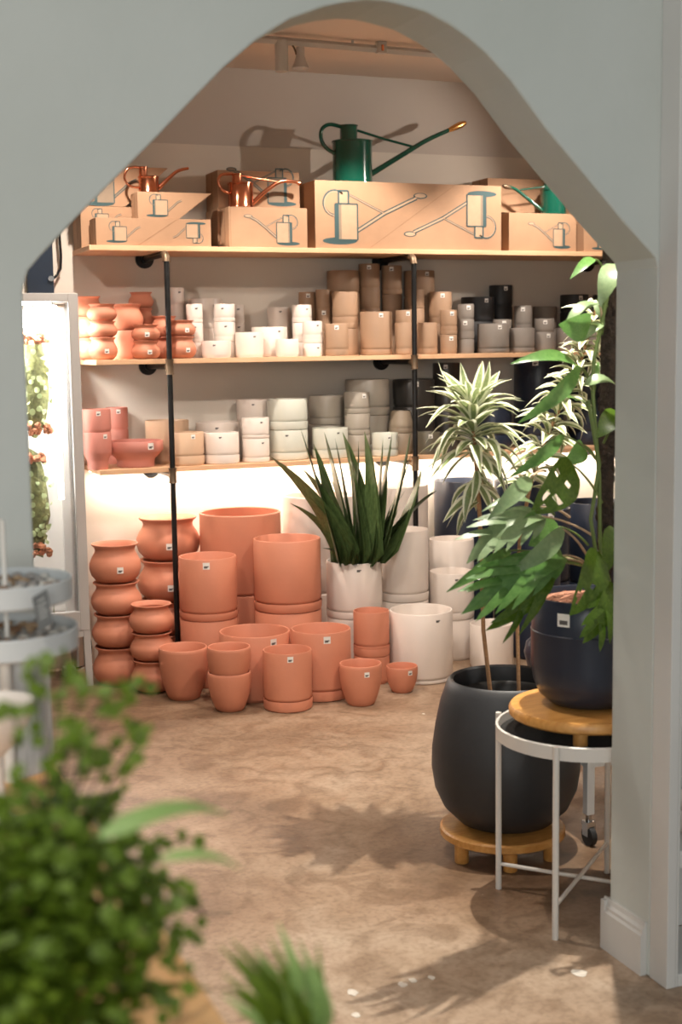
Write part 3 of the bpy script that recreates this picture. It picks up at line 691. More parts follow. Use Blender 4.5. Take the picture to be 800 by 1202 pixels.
can_print(e, o, x0+(x1-x0)*.74, ZT+.025, 6.025, .085, -1, long=1.35, bw=.38)
e, o, x0, x1, z_b11 = carton('last front carton at the arch edge, past an orange gap', 685, 760, 262, 6.025, .13, ZT)
can_print(e, o, x0+(x1-x0)*.30, ZT+.02, 6.025, .07, 1)

# ------------------------------------------------------------------ watering cans (points read at the can's own depth)
def watering_can(label, m_, Y, zb, xc, rpx, y_sh, neck, neck_top, handle, spout, r_sp, brace, rose=None, group='watering cans on the cartons'):
    c0 = at(xc, y_sh, Y); X = c0.x; o = (X, Y, zb); k = at(xc+10, y_sh, Y).x - X; R = rpx*k/10; h = c0.z-zb
    e = empty('watering_can', o, label, 'watering can', group)
    MB().lathe([(0, 0), (R*1.04, 0), (R*1.04, .006), (R, .009), (R, h-.008), (R*1.05, h-.006), (R*1.05, h), (R*.97, h+.002), (0, h+.006)], o, 32).build('can_body', m_, e, o)
    nx = at(neck[0], y_sh, Y).x; nr = neck[1]*k/10; nz = at(xc, neck_top, Y).z
    MB().lathe([(nr*1.05, h), (nr, h+.01), (nr, nz-zb-.006), (nr*1.1, nz-zb-.004), (nr*1.1, nz-zb), (nr*.9, nz-zb), (nr*.9, h+.012)], (nx, Y, zb), 24).build('neck', m_, e, o)
    hp = [at(px, py, Y) for px, py in handle]
    # smooth the loop
    pts = []
    for i in range(len(hp)-1):
        p0 = hp[max(i-1, 0)]; p1 = hp[i]; p2 = hp[i+1]; p3 = hp[min(i+2, len(hp)-1)]
        for q in range(5):
            t = q/5; pts.append(.5*((2*p1)+(-p0+p2)*t+(2*p0-5*p1+4*p2-p3)*t*t+(-p0+3*p1-3*p2+p3)*t**3))
    pts.append(hp[-1])
    MB().tube(pts, R*.10 if R > .06 else R*.12, 10).build('handle', m_, e, o)
    sp_ = [at(px, py, Y) for px, py in spout]; pts = []
    for i in range(len(sp_)-1):
        p0 = sp_[max(i-1, 0)]; p1 = sp_[i]; p2 = sp_[i+1]; p3 = sp_[min(i+2, len(sp_)-1)]
        for q in range(5):
            t = q/5; pts.append(.5*((2*p1)+(-p0+p2)*t+(2*p0-5*p1+4*p2-p3)*t*t+(-p0+3*p1-3*p2+p3)*t**3))
    pts.append(sp_[-1]); n = len(pts)
    MB().tube(pts, [r_sp[0]+(r_sp[1]-r_sp[0])*i/(n-1) for i in range(n)], 12).build('spout', m_, e, o)
    if brace: MB().tube([at(px, py, Y) for px, py in brace], r_sp[1]*.62, 10).build('brace', m_, e, o)
    if rose:
        a, b_ = at(*rose[0], Y), at(*rose[1], Y); d = (b_-a)
        MB().tube([a-d*.15, a, a+d*.3, a+d*.75, b_], [rose[2]*.45, rose[2]*.5, rose[2]*.8, rose[2], rose[2]*.55], 14).build('rose', rose[3], e, o)['label'] = 'copper rose on the spout tip'
    return e
watering_can('big green watering can with long spout and copper rose on largest carton', GREENM, 6.15, z_b7+.001, 413, 21.5, 166, (409, 9.5), 147.5,
    [(392, 180), (382, 173), (376.5, 162), (378, 151), (387, 146), (401, 149)], [(434, 205), (470, 183), (500, 165), (526, 153)], (.014, .010), [(419, 153), (450, 163), (487, 173)], ((524, 154), (546, 144), .017, ROSEM))
watering_can('small copper can with short curved spout on the slant-ended carton', COPPER, 6.09, z_b2+.001, 174, 11.5, 207.5, (168, 4.8), 196,
    [(164, 220), (152, 218), (146, 209), (149, 199), (157, 196), (164, 197)], [(185, 222), (196, 211), (208, 201), (221, 197.5)], (.010, .006), None)
watering_can('long-spouted copper watering can with brace on a front carton', COPPER, 6.09, z_b6+.001, 282, 14, 215, (278, 5.5), 204,
    [(269, 227), (260, 222), (256, 212), (260, 205), (272, 204)], [(295, 240), (312, 224), (330, 213), (350, 214)], (.011, .007), [(283, 206), (303, 210), (330, 214)], ((347, 213), (353, 216), .011, COPPER))
watering_can('small green watering can half hidden by the arch edge', GREENM, 6.09, z_b10+.001, 649, 13, 222.5, (644, 5.5), 215.5,
    [(660, 240), (670, 236), (675, 226), (670, 217), (658, 216), (649, 217)], [(636, 247), (620, 234), (606, 223), (597, 219)], (.010, .007), [(640, 219), (625, 221), (610, 223)], ((600, 221), (590, 218), .012, BRASS))

# ------------------------------------------------------------------ white glass cabinet
CX0, CX1, CY0, CY1, CZ0, CZ1 = .46, 1.183, 5.975, 6.325, .255, 1.737
o = (.82, 6.15, 0)
cb = empty('display_cabinet', o, 'white metal greenhouse cabinet with bright glass front beside the shelves', 'cabinet')
CABM = mat('cabinet_paint', (.46, .44, .42), .45, .02)
def cbx(name, lo, hi, m_=CABM, bv=.002): return MB().box(lo, hi).build(name, m_, cb, o, smooth=False, bevel=bv)
FW = .043
for x in (CX0, CX1-FW):
    cbx('front_stile', (x, CY0, CZ0), (x+FW, CY0+.025, CZ1)); cbx('rear_post', (x if x > .8 else x, CY1-.025, CZ0), (x+FW, CY1, CZ1))
cbx('top_panel', (CX0, CY0+.026, CZ1-.03), (CX1, CY1-.026, CZ1)); cbx('top_rail', (CX0+FW, CY0, CZ1-.035), (CX1-FW, CY0+.025, CZ1))
cbx('bottom_rail', (CX0+FW, CY0, CZ0), (CX1-FW, CY0+.025, CZ0+.085)); cbx('bottom_panel', (CX0, CY0+.026, CZ0), (CX1, CY1-.026, CZ0+.03))
MB().box((CX0+.003, CY1-.012, CZ0+.03), (CX1-.003, CY1-.008, CZ1-.03)).build('back_panel', WHITEP, cb, o, smooth=False)
for x in (CX0+.002, CX1-.006): MB().box((x, CY0+.026, CZ0+.031), (x+.004, CY1-.026, CZ1-.031)).build('side_glass', GLASS, cb, o, smooth=False)
MB().box((CX0+FW, CY0+.010, CZ0+.086), (CX1-FW, CY0+.014, CZ1-.036)).build('door_glass', GLASS, cb, o, smooth=False)
for x, sx in ((CX0, -1), (CX1, 1)):
    for y in (CY0+.002, CY1-.03):
        l_ = MB(); xa, xb = (x, x+.03) if sx < 0 else (x-.03, x)
        l_.add([(xa+.005*sx, y, 0), (xb+.005*sx, y, 0), (xb+.005*sx, y+.026, 0), (xa+.005*sx, y+.026, 0), (xa, y, CZ0), (xb, y, CZ0), (xb, y+.026, CZ0), (xa, y+.026, CZ0)],
               [(0, 3, 2, 1), (4, 5, 6, 7), (0, 1, 5, 4), (1, 2, 6, 5), (2, 3, 7, 6), (3, 0, 4, 7)])
        l_.build('leg', CABM, cb, o, smooth=False)
cbx('leg_rail', (CX0+.03, CY0+.002, CZ0-.03), (CX1-.03, CY0+.026, CZ0-.001))
h_ = MB()
for q in range(3): h_.tube([(1.10+.004*q, CY0+.06+.05*q, CZ1-.05), (1.135, CY0+.05+.05*q, CZ1-.052)], .006, 8)
h_.build('lock_bracket', BRASS, cb, o)
MB().box((.56, 6.06, CZ1-.048), (1.08, 6.10, CZ1-.0305)).build('grow_light', mat('grow_light_tube', (1.0, .97, .92), .5, 0, emit=14), cb, o, smooth=False)
lamp('grow_light_lamp', 'AREA', (.82, 6.10, CZ1-.055), (.82, 6.16, 0), 44, (1.0, .95, .88), shape='RECTANGLE', size=.6, size_y=.12)
MB().box((1.085, 6.06, CZ1-.9), (1.105, 6.08, CZ1-.05)).build('grow_light', mat('grow_light_tube', (1, 1, 1)), cb, o, smooth=False)
# hanging mounts inside
round_leaf = [leaf_mesh('round_leaf', SUCC, .46, .2, .15, 6, 'round'), leaf_mesh('round_leaf', SUCC, .40, .35, .1, 6, 'round')]
def mount(label, px, y0, y1, n, Y=6.13, cord=None):
    a, b_ = at(px, y0, Y), at(px, y1, Y); mid = (a+b_)/2; rz = (a.z-b_.z)/2; o_ = (mid.x, Y, b_.z)
    e = empty('mounted_succulent', o_, label, 'plant', 'hanging mounts in the glass cabinet')
    MB().blob(mid, .062, .055, rz, int(y0), .3, 14).build('moss_core', MOUNT, e, o_)
    mb = MB()
    for q in range(26):
        t = R_.random(); s_ = -1 if q < 12 else 1
        mb.blob((mid.x+R_.uniform(-.05, .06), Y-.045+R_.uniform(-.02, .01), mid.z+s_*rz*R_.uniform(.78, .98)), .014, .012, .013, q, .6, 8)
    mb.build('rust_moss', RUST, e, o_)
    MB().tube([(mid.x, Y, a.z-.02), (mid.x, Y, cord or CZ1-.031)], .0015, 6).build('hanging_cord', WHITEP, e, o_)
    for q in range(n):
        an = R_.uniform(-.1, PI+.1); zz = R_.uniform(-.8, .75); rr = math.sqrt(max(.05, 1-zz*zz))
        base = Vector((math.cos(an)*.058*rr, -math.sin(an)*.052*rr, rz+zz*rz)); d = Vector((math.cos(an), -math.sin(an)-.3, R_.uniform(-.4, .5))).normalized()
        side = Vector((R_.uniform(-1, 1), -.3, R_.uniform(-1, 1))).normalized(); L = R_.uniform(.022, .034)
        inst('leaf', R_.choice(round_leaf), e, aim(base+d*.008, base+d*.008+side*L, d))
    return e
mount('upper moss mount with round pale leaves behind cabinet glass', 40, 388, 512, 46)
mount('lower moss mount with round pale leaves behind cabinet glass', 40, 528, 652, 40, cord=at(40, 514, 6.13).z)
se = empty('seedling', tuple(at(62, 700, 6.1)), 'thin pale seedling at the bottom of the glass cabinet', 'plant'); se.location.z = CZ0+.0305
so = Vector(se.location)
MB().tube([so, so+Vector((.004, 0, .10)), so+Vector((.012, -.005, .155))], .0018, 6).build('stem', STEMG, se, so)
for dx in (-.028, .0, .032): inst('leaf', round_leaf[0], se, aim((.012, -.005, .150+abs(dx)*.2), (.012+dx+.006, -.02, .168+abs(dx)*.3), (0, -.7, .7)))
MB().lathe([(0, 0), (.02, 0), (.024, .03), (.021, .03), (0, .028)], so, 16).build('nursery_cup', POT['white'], se, so)
# cables under the cabinet
o = at(80, 783, 6.22); o.z = 0
pw = empty('power_adapter', o, 'white power adapter with cables on the floor under the cabinet', 'adapter')
MB().box((o.x-.025, o.y-.03, .001), (o.x+.03, o.y+.03, .04)).build('adapter_body', WHITEP, pw, o, bevel=.004)
for q in range(3):
    MB().tube(arc((o.x+.03, o.y, .02+.006*q), (o.x+.10+.02*q, o.y-.05, .03), (o.x+.10, o.y+.04, .10+.06*q), 10), .0035, 6).build('cable', [WHITEP, RUST, PIPEM][q], pw, o)
# navy panel on the wall above the cabinet
o = (1.02, 6.36, 1.9)
pn = empty('wall_panel', o, 'dark navy panel on the wall above the glass cabinet', 'panel')
x0, x1 = at(31, 300, 6.34).x, at(62, 300, 6.34).x
MB().box((x0, 6.34, 1.62), (x1, 6.379, 2.30)).build('panel_board', PANEL, pn, o, smooth=False, bevel=.003)
ps = [at(px, py, 6.335) for px, py in ((68, 255), (69.5, 275), (71.5, 300), (71, 315), (67, 323), (61, 328))]
MB().tube(ps, .006, 8).build('black_cable', PIPEM, pn, o); MB().tube([at(60, 327, 6.345), at(60, 327, 6.325)], .013, 12).build('cable_grommet', CHROME, pn, o)

# ------------------------------------------------------------------ ceiling track
a, b_ = atz(285, 44, 2.762), atz(500, 62.5, 2.762); d = (b_-a).normalized(); a2, b2 = a-d*.55, b_+d*.9
o = tuple((a+b_)/2)
tk = empty('track_light', o, 'white ceiling track with spot head seen through the arch top', 'track light')
MB().tube([a2, b2], .016, 4).build('track_bar', WHITEP, tk, o, smooth=False)
for q in (-.3, .5, 1.1):
    p = a+d*q; MB().tube([p, p+Vector((0, 0, .027))], .006, 8).build('ceiling_clip', WHITEP, tk, o)
p = atz(330, 48, 2.762); MB().tube([p, p-Vector((0, 0, .125))], .028, 14).build('adapter_box', WHITEP, tk, o)
q = p+d*.055+Vector((0, 0, -.07))
hd = MB(); hd.lathe([(0, .05), (.018, .05), (.019, .012), (.026, -.012), (.036, -.03), (.036, -.036), (.030, -.03), (0, 0)], q+d*.03, 20); hd.build('spot_head', WHITEP, tk, o)
MB().tube(arc(p+Vector((0, 0, -.02)), p+d*.05+Vector((0, 0, .02)), q+d*.012+Vector((0, 0, .02)), 8), .004, 6).build('head_bracket', BRASS, tk, o)
p = atz(447, 57, 2.762)
f_ = MB(); f_.box((p.x-.02, p.y-.015, 2.742), (p.x+.02, p.y+.015, 2.789)); f_.build('track_joiner', WHITEP, tk, o, smooth=False); MB().tube([p+Vector((0, -.017, -.012)), p+Vector((0, -.017, .012))], .006, 8).build('joiner_screw', COPPER, tk, o)

# ------------------------------------------------------------------ spiky plant in the white pot stack
X, Y, Z, R = TOPS[[k for k in TOPS if 'with the spiky plant' in k][0]]
o = Vector((X, Y, Z-.012))
sn = empty('spiky_plant', o, 'dark green spiky snake plant rising from a white pot', 'plant')
MB().lathe([(0, -.012), (R*.80, -.012), (R*.89, -.004), (R*.86, .003), (0, .008)], (0, 0, 0), 24).build('soil', SOIL, sn)
spike = [leaf_mesh('spike_leaf', SNAKE, .5, c_, .55, 8, 'spike') for c_ in (.05, .16, .30)]
tips = [(321, 527, 1), (352, 500, 0), (365, 545, 0), (381, 505, 0), (393, 512, 0), (409, 520, 0), (421, 516, 0), (437, 528, 0), (450, 512, 0), (464, 502, 1), (486, 497, 1), (487, 522, 1), (497, 548, 0), (522, 561, 2), (358, 543, 1), (376, 548, 0), (345, 582, 2), (358, 572, 1), (404, 505, 0), (430, 505, 0), (478, 570, 2), (471, 590, 2), (440, 560, 0), (416, 560, 0), (389, 560, 0), (455, 545, 0), (428, 580, 0), (400, 585, 0), (382, 640, 2), (474, 555, 0), (370, 520, 0), (446, 610, 2), (384, 590, 1), (412, 540, 0), (460, 590, 1)]
for i, (px, py, c_) in enumerate(tips):
    t = at(px, py, Y+R_.uniform(-.10, .10))-o
    hx = max(-.09, min(.09, t.x*.35+R_.uniform(-.02, .02))); b_ = Vector((hx, R_.uniform(-.07, .07), -.002))
    L = (t-b_).length; side = Vector((R_.uniform(-.3, .3), -1, .15)) if c_ == 0 else Vector((t.x*-.2, -.8, .6))
    inst('leaf', spike[c_], sn, aim(b_, t, side, R_.uniform(.013, .019)/L, 1))

# ------------------------------------------------------------------ big dark planter with two variegated canes
PX, PY = 1.905, 3.475
o = (PX-.022, PY-.02, 0)
rs = empty('plant_stand', o, 'low round wooden stand under the big dark planter', 'stand')
MB().lathe([(0, .058), (.178, .058), (.184, .062), (.184, .080), (.179, .085), (0, .085)], o, 48).build('stand_top', ACACIA, rs, o)
for an in (math.radians(250), math.radians(190), math.radians(310), math.radians(70)):
    MB().lathe([(0, 0), (.019, 0), (.021, .003), (.021, .058), (0, .058)], (o[0]+.15*math.cos(an), o[1]+.15*math.sin(an), 0), 16).build('leg', ACACIA, rs, o)
o = (PX, PY, .0855)
pl = empty('planter', o, 'big matte dark grey egg-shaped planter on a wooden stand', 'planter')
zr = at(575, 797, PY).z-.0855
prof = [(0, 0), (.105, 0), (.14, .010), (.185, .055), (.210, .11), (.219, .17), (.217, .23), (.207, .30), (.192, .37), (.179, zr-.03), (.170, zr-.006), (.162, zr), (.154, zr-.005), (.151, zr-.03), (.160, zr-.10), (.15, .1), (0, .08)]
MB().lathe(prof, o, 56).build('planter_body', DARKP, pl, o)
MB().lathe([(.128, zr-.10), (.134, zr-.055), (.139, zr-.048), (.136, zr-.044), (.126, zr-.055), (.122, zr-.10)], o, 40).build('inner_pot_rim', PIPEM, pl, o)
MB().lathe([(.155, zr-.11), (.122, zr-.083), (.05, zr-.075), (0, zr-.078)], o, 32).build('soil', SOIL, pl, o)
PO = Vector((o[0], o[1], o[2]+zr-.077))
vleaf = [leaf_mesh('variegated_leaf', [VARG, VARC], .122, c_, .35, 7, 'lance', .52, tw) for c_, tw in ((.10, 0), (.2, 1), (.32, -1), (.5, .5), (.28, 1.5))]
vshort = [leaf_mesh('variegated_short_leaf', [VARG, VARC], .19, c_, .3, 6, 'lance', .42, tw) for c_, tw in ((.2, 0), (.4, 1), (.65, -1))]
def spots(e, o): pass
dr = empty('variegated_plant', PO, 'cream-striped rosette plant on a thin cane in the dark planter', 'plant')
cane = [PO+Vector((-.045, .0, -.01))] + [at(px, py, yy) for px, py, yy in ((567, 740, PY-.01), (565, 660, PY-.02), (562, 590, PY-.02), (558, 540, PY-.03), (555, 505, PY-.03), (553, 478, PY-.03))]
MB().tube(cane, [.0062]*4+[.0055, .005, .004], 10).build('cane', CANE, dr, PO)
k = 1/pxm(PY, PX)
def vput(e, O, base, d, L, ms, up=(0, 0, 1), wide=1.0):
    inst('leaf', R_.choice(ms), e, aim(Vector(base)-O, Vector(base)-O+d.normalized()*L, up, wide))
top = cane[-1]; low = cane[-3]
for px, py in ((517, 432), (567, 422), (588, 434), (551, 447), (536, 455), (574, 458)):       # upright crown leaves
    b_ = top+Vector((R_.uniform(-.008, .008), R_.uniform(-.01, .01), 0)); t = at(px, py, PY-.03+R_.uniform(-.05, .05))
    inst('leaf', vleaf[0], dr, aim(b_-PO, t-PO, (R_.uniform(-.3, .3), -1, .3), R_.uniform(.95, 1.15)))
for i in range(74):
    t = i/74; an = i*2.39996; el = math.radians(58-92*t+R_.uniform(-14, 14))
    b_ = top.lerp(low, t*.85); L = R_.uniform(.14, .185)*(1 if t > .12 else .8)
    d = Vector((math.cos(an)*math.cos(el), math.sin(an)*math.cos(el)*.9, math.sin(el)))
    vput(dr, PO, b_+d*.006, d, L, vleaf, (0, 0, 1) if abs(d.z) < .8 else (math.cos(an), math.sin(an), .2))
for i in range(16):                                                              # drooping older leaves
    an = i*2.39996+1; b_ = cane[-3].lerp(cane[-4], R_.uniform(-.1, 1.15)); L = R_.uniform(.11, .15)
    d = Vector((math.cos(an)*.75, math.sin(an)*.6, -.70+R_.uniform(-.1, .3)))
    vput(dr, PO, b_, d, L, vleaf[:3], (math.cos(an), math.sin(an)-.4, .35))
dr2 = empty('variegated_plant', PO+Vector((.05, 0, 0)), 'cream-striped plant on a leaning cane, leaves in tiers to the moss pole', 'plant'); P2 = PO+Vector((.05, 0, 0))
cane2 = [PO+Vector((.045, .0, -.01))] + [at(px, py, yy) for px, py, yy in ((606, 690, PY), (610, 630, PY+.02), (621, 575, PY+.03), (634, 532, PY+.03), (648, 498, PY+.03), (664, 465, PY+.03), (679, 432, PY+.03), (690, 395, PY+.03), (699, 362, PY+.03))]
MB().tube(cane2, [.0058]*4+[.005, .005, .0045, .004, .004, .0035], 10).build('cane', CANE, dr2, P2)
seg = cane2[3:]
for i in range(120):
    t = (i/120)**.9*(len(seg)-1); j = min(int(t), len(seg)-2); b_ = seg[j].lerp(seg[j+1], t-j); ax = (seg[j+1]-seg[j]).normalized()
    an = i*2.39996; n1 = ax.cross(Vector((0, 1, 0))).normalized(); n2 = ax.cross(n1)
    d = (n1*math.cos(an)+n2*math.sin(an))*1.0 + ax*R_.uniform(-.25, .45) + Vector((0, 0, -.12))
    L = R_.uniform(.075, .115)*(1.1 if t < 3 else .95)
    if b_.y+d.y*L < 3.2: continue
    vput(dr2, P2, b_+d.normalized()*.004, d, L, vshort, (R_.uniform(-.2, .2), -.35, 1))

# ------------------------------------------------------------------ wire side table, riser, navy pot, climbing plant
TX, TY, TR = 1.895, 3.03, .232; o = (TX, TY, 0)
tb = empty('side_table', o, 'round white metal tray table with crossed leg bars', 'table')
MB().lathe([(TR-.006, .462), (TR, .463), (TR, .497), (TR-.004, .500), (TR-.007, .497), (TR-.007, .470), (0, .470), (0, .463)], o, 56).build('tray_top', WMETAL, tb, o)
MB().lathe([(0, .4705), (TR-.008, .4705), (TR-.010, .476), (0, .477)], o, 48).build('felt_pad', FELT, tb, o)
LG = [(1.718, 2.872), (1.742, 3.212), (2.072, 3.188), (2.052, 2.862)]
lg = []
for x, y in LG:
    d = Vector((x-TX, y-TY, 0)); d.normalize(); q = Vector((TX, TY, 0))+d*(TR+.0085); lg.append(q)
    top_z = .462 if y < 2.95 else .508
    MB().tube([q, q+Vector((0, 0, .500))], .0082, 12).build('leg', WMETAL, tb, o)
for i, j, z in ((1, 3, .072), (0, 2, .088)): MB().tube([lg[i]+Vector((0, 0, z)), lg[j]+Vector((0, 0, z))], .0055, 10).build('cross_bar', WMETAL, tb, o)
SXc, SYc = 1.905, 3.035; o = (SXc, SYc, .4772)
rz = empty('plant_riser', o, 'round wooden riser on the tray table under the navy pot', 'stand')
MB().lathe([(0, .042), (.196, .042), (.203, .048), (.204, .062), (.198, .071), (0, .072)], o, 48).build('riser_top', ACACIA, rz, o)
for an in (math.radians(232), math.radians(350), math.radians(110)):
    MB().lathe([(0, 0), (.019, 0), (.019, .042), (0, .042)], (o[0]+.14*math.cos(an), o[1]+.14*math.sin(an), o[2]), 16).build('leg', ACACIA, rz, o)
NX, NY = 1.915, 3.045; o = (NX, NY, .4772+.0725)
npot = empty('plant_pot', o, 'large glossy navy pot with rounded base on the wooden riser', 'pot')
zt = at(650, 711, NY-.1).z-o[2]
prof = [(0, 0), (.075, 0), (.10, .006), (.128, .030), (.143, .065), (.149, .105), (.1495, .195), (.1505, .200), (.1480, .203), (.148, zt-.004), (.145, zt), (.139, zt), (.136, zt-.006), (.136, .1), (0, .08)]
MB().lathe(prof, o, 56).build('pot_body', NAVYP, npot, o)
ab = math.atan2(-NY, -NX)-.43
mb = MB(); R_s = .1487
vs = []; w = .034
for j in range(7):
    for i in range(7):
        a_ = ab-w/2/R_s+w/R_s*i/6; vs.append((NX+R_s*math.cos(a_), NY+R_s*math.sin(a_), o[2]+zt-.062+w*j/6))
fs = [(j*7+i, j*7+i+1, (j+1)*7+i+1, (j+1)*7+i) for j in range(6) for i in range(6)]
mb.add(vs, fs); mb.mi = [1 if j in (1, 2) and 1 <= i <= 4 else 0 for j in range(6) for i in range(6)]
mb.build('price_sticker', [STICK, STICKD], npot, o, smooth=False)
MB().lathe([(.136, zt-.018), (.10, zt-.008), (.04, zt-.002), (0, zt)], o, 32).build('bark_mulch', BARK, npot, o)
ch = MB()
for q in range(60):
    a_ = R_.uniform(0, 2*PI); r_ = R_.uniform(.02, .125); ch.blob((NX+r_*math.cos(a_), NY+r_*math.sin(a_), o[2]+zt-.004-r_*.08), .011, .008, .006, q, .5, 6)
c_ = ch.build('bark_chip', BARK, npot, o); c_['kind'] = 'stuff'
vo = at(641, 765, 4.6)
vz = vo.z
ve = MB().lathe([(0, 0), (.075, 0), (.08, .01), (.06, vz*.45), (.062, vz*.6), (.078, vz*.85), (.088, vz*1.0), (.080, vz*1.14), (.05, vz*1.24), (.045, vz*1.30), (.04, vz*1.30), (.04, vz*1.2), (0, vz*1.15)], seg=36).build('floor_vase', NAVYP); ve.location = (vo.x, 4.6, 0)
tag(ve, 'dark glossy bellied vase peeking out behind the navy plant pot', 'vase')
CO = Vector((NX, NY, o[2]+zt-.004))
cl = empty('climbing_plant', CO, 'split-leaf climbing plant on a dark moss pole in the navy pot', 'plant')
YP = 3.10
pa, pb = at(708, 690, YP), at(716.5, 286, YP); pa.z = CO.z-.004
MB().tube([pa.lerp(pb, i/10) for i in range(11)], [.021+.003*noise.noise(Vector((i*1.3, 0, 0))) for i in range(11)], 14).build('moss_pole', MOSS, cl, CO)
mo = MB()
for q in range(140):
    t = R_.random(); a_ = R_.uniform(0, 2*PI); p = pa.lerp(pb, t)+Vector((.021*math.cos(a_), .021*math.sin(a_), 0)); mo.blob(p, .005, .005, .009, q, .5, 5)
mo.build('coir_fibre', MOSS, cl, CO)['kind'] = 'stuff'
holes = {(4, 2), (8, 2), (8, 1), (5, 6), (9, 5), (10, 5), (11, 2)}
LM = {'L': leaf_mesh('climber_leaf', LEAFG, .085, .22, .3, 8, 'lance'), 'Lp': leaf_mesh('climber_leaf_pale', LEAFP, .115, .25, .3, 8, 'lance'),
      'O': leaf_mesh('climber_leaf_oval', LEAFG, .33, .25, .22, 8, 'ovate'), 'Od': leaf_mesh('climber_leaf_deep', LEAFD, .22, .2, .25, 8, 'ovate'), 'Op': leaf_mesh('climber_leaf_oval_pale', LEAFP, .20, .3, .3, 8, 'ovate'),
      'H': holed_leaf('climber_holed_leaf', LEAFD, .30, .15, holes), 'Hd': holed_leaf('climber_holed_leaf', LEAFD, .27, .2, {(9, 5), (10, 5), (10, 6), (11, 5), (7, 2)}),
      'B': lobed_leaf('climber_lobed_leaf', LEAFG, .42, 5, .3, 2), 'Bp': lobed_leaf('climber_lobed_leaf_pale', LEAFP, .40, 5, .35, 5), 'Bd': lobed_leaf('climber_lobed_leaf_deep', LEAFD, .42, 4, .3, 9)}
# (kind, base px, tip px, base Y, tip Y, facing (x, y, z), width factor, stem start px)
CL = [('L', (697, 304), (670, 323), 3.05, 2.98, (.2, -.6, .8), 1.3, (709, 324)), ('Op', (723, 311), (703, 357), 3.02, 2.96, (-.6, -.8, .2), 1.0, (716, 330)),
      ('Lp', (702, 357), (661, 375), 3.06, 3.02, (0, -.5, 1), 1.3, (706, 385)), ('Op', (700, 352), (709, 382), 3.10, 3.06, (-.5, -.5, .5), .8, (712, 360)),
      ('O', (692, 381), (657, 383), 3.0, 2.98, (.1, -.9, -.35), 1.15, (706, 392)), ('Op', (706, 381), (684, 397), 3.05, 3.02, (0, -.6, .9), .9, (706, 392)),
      ('L', (676, 430), (604, 417), 3.05, 2.95, (.1, -.75, .65), 1.0, (690, 447)), ('L', (679, 431), (615, 498), 3.0, 2.90, (.55, -.75, .35), 1.05, (692, 450)),
      ('Op', (686, 452), (728, 447), 3.0, 2.98, (.1, -.5, .9), 1.2, (696, 462)), ('L', (697, 452), (703, 420), 3.06, 3.1, (-.4, -.8, 0), 1.0, (696, 465)), ('L', (676, 470), (641, 467), 3.1, 3.05, (0, -.6, .8), 1.0, (690, 480)),
      ('Od', (726, 484), (701, 512), 3.0, 2.95, (-.3, -.8, .5), 1.1, (708, 520)), ('L', (660, 511), (603, 560), 2.95, 2.86, (.5, -.75, .4), 1.0, (700, 540)),
      ('O', (684, 522), (664, 545), 3.08, 3.04, (.3, -.9, .2), .9, (703, 548)), ('H', (672, 546), (629, 602), 3.02, 2.95, (.25, -1, .1), 1.0, (706, 590)),
      ('Lp', (622, 562), (575, 607), 2.95, 2.86, (.4, -.6, .7), 1.1, (640, 553)), ('Lp', (630, 595), (566, 590), 3.0, 2.94, (0, -.5, .9), .8, (668, 607)),
      ('Bp', (636, 606), (557, 640), 2.98, 2.88, (.15, -.55, .85), .6, (697, 630)), ('L', (627, 600), (594, 632), 2.96, 2.9, (.4, -.8, .3), 1.2, (650, 604)), ('Lp', (660, 621), (601, 676), 2.93, 2.85, (.5, -.75, .4), 1.1, (690, 655)),
      ('L', (598, 646), (529, 692), 2.96, 2.84, (.4, -.7, .5), .95, (682, 660)), ('Bp', (630, 655), (566, 700), 3.0, 2.86, (.2, -.7, .7), .45, (686, 662)), ('B', (660, 652), (561, 703), 2.98, 2.82, (.25, -.7, .6), .45, (690, 664)),
      ('Bd', (648, 662), (588, 738), 2.95, 2.84, (.45, -.8, .3), .45, (690, 668)),
      ('O', (655, 618), (622, 640), 3.1, 3.06, (.3, -.8, .4), 1.0, (690, 640)), ('Hd', (700, 646), (677, 722), 2.90, 2.83, (.2, -1, 0), 1.05, (700, 660)), ('Od', (716, 618), (711, 676), 2.93, 2.88, (-.2, -1, 0), .9, (708, 640)),
      ('Bd', (716, 683), (694, 752), 2.89, 2.82, (0, -1, .15), .75, (706, 672)), ('Od', (708, 688), (722, 735), 2.92, 2.86, (-.3, -1, 0), .9, (706, 675)), ('L', (655, 660), (625, 690), 3.05, 2.98, (.3, -.8, .5), 1.0, (690, 668))]
for kd, b_, t, yb, yt, up, wd, st in CL:
    B, T = at(*b_, yb), at(*t, yt)
    inst('leaf', LM[kd], cl, aim(B-CO, T-CO, up, wd))
    p0 = at(*st, YP-.02); mid = (p0+B)/2+Vector((0, -.01, .018))
    MB().tube(arc(p0, mid, B, 8), [.0036-.0014*i/8 for i in range(9)], 8).build('petiole', STEMP if kd in ('Lp', 'Bp', 'B') else STEMG, cl, CO)
for pts in (((708, 690), (704, 640), (703, 560), (698, 500), (695, 455), (697, 420)), ((706, 690), (700, 655), (693, 610), (703, 545), (690, 470)), ((697, 420), (703, 392), (712, 350), (715, 315))):
    q = [at(px, py, YP-.034) for px, py in pts]
    if pts[0][1] > 680: q[0] = Vector((q[0].x, q[0].y, CO.z-.01))
    MB().tube(q, .0052, 10).build('vine_stem', STEMG, cl, CO)

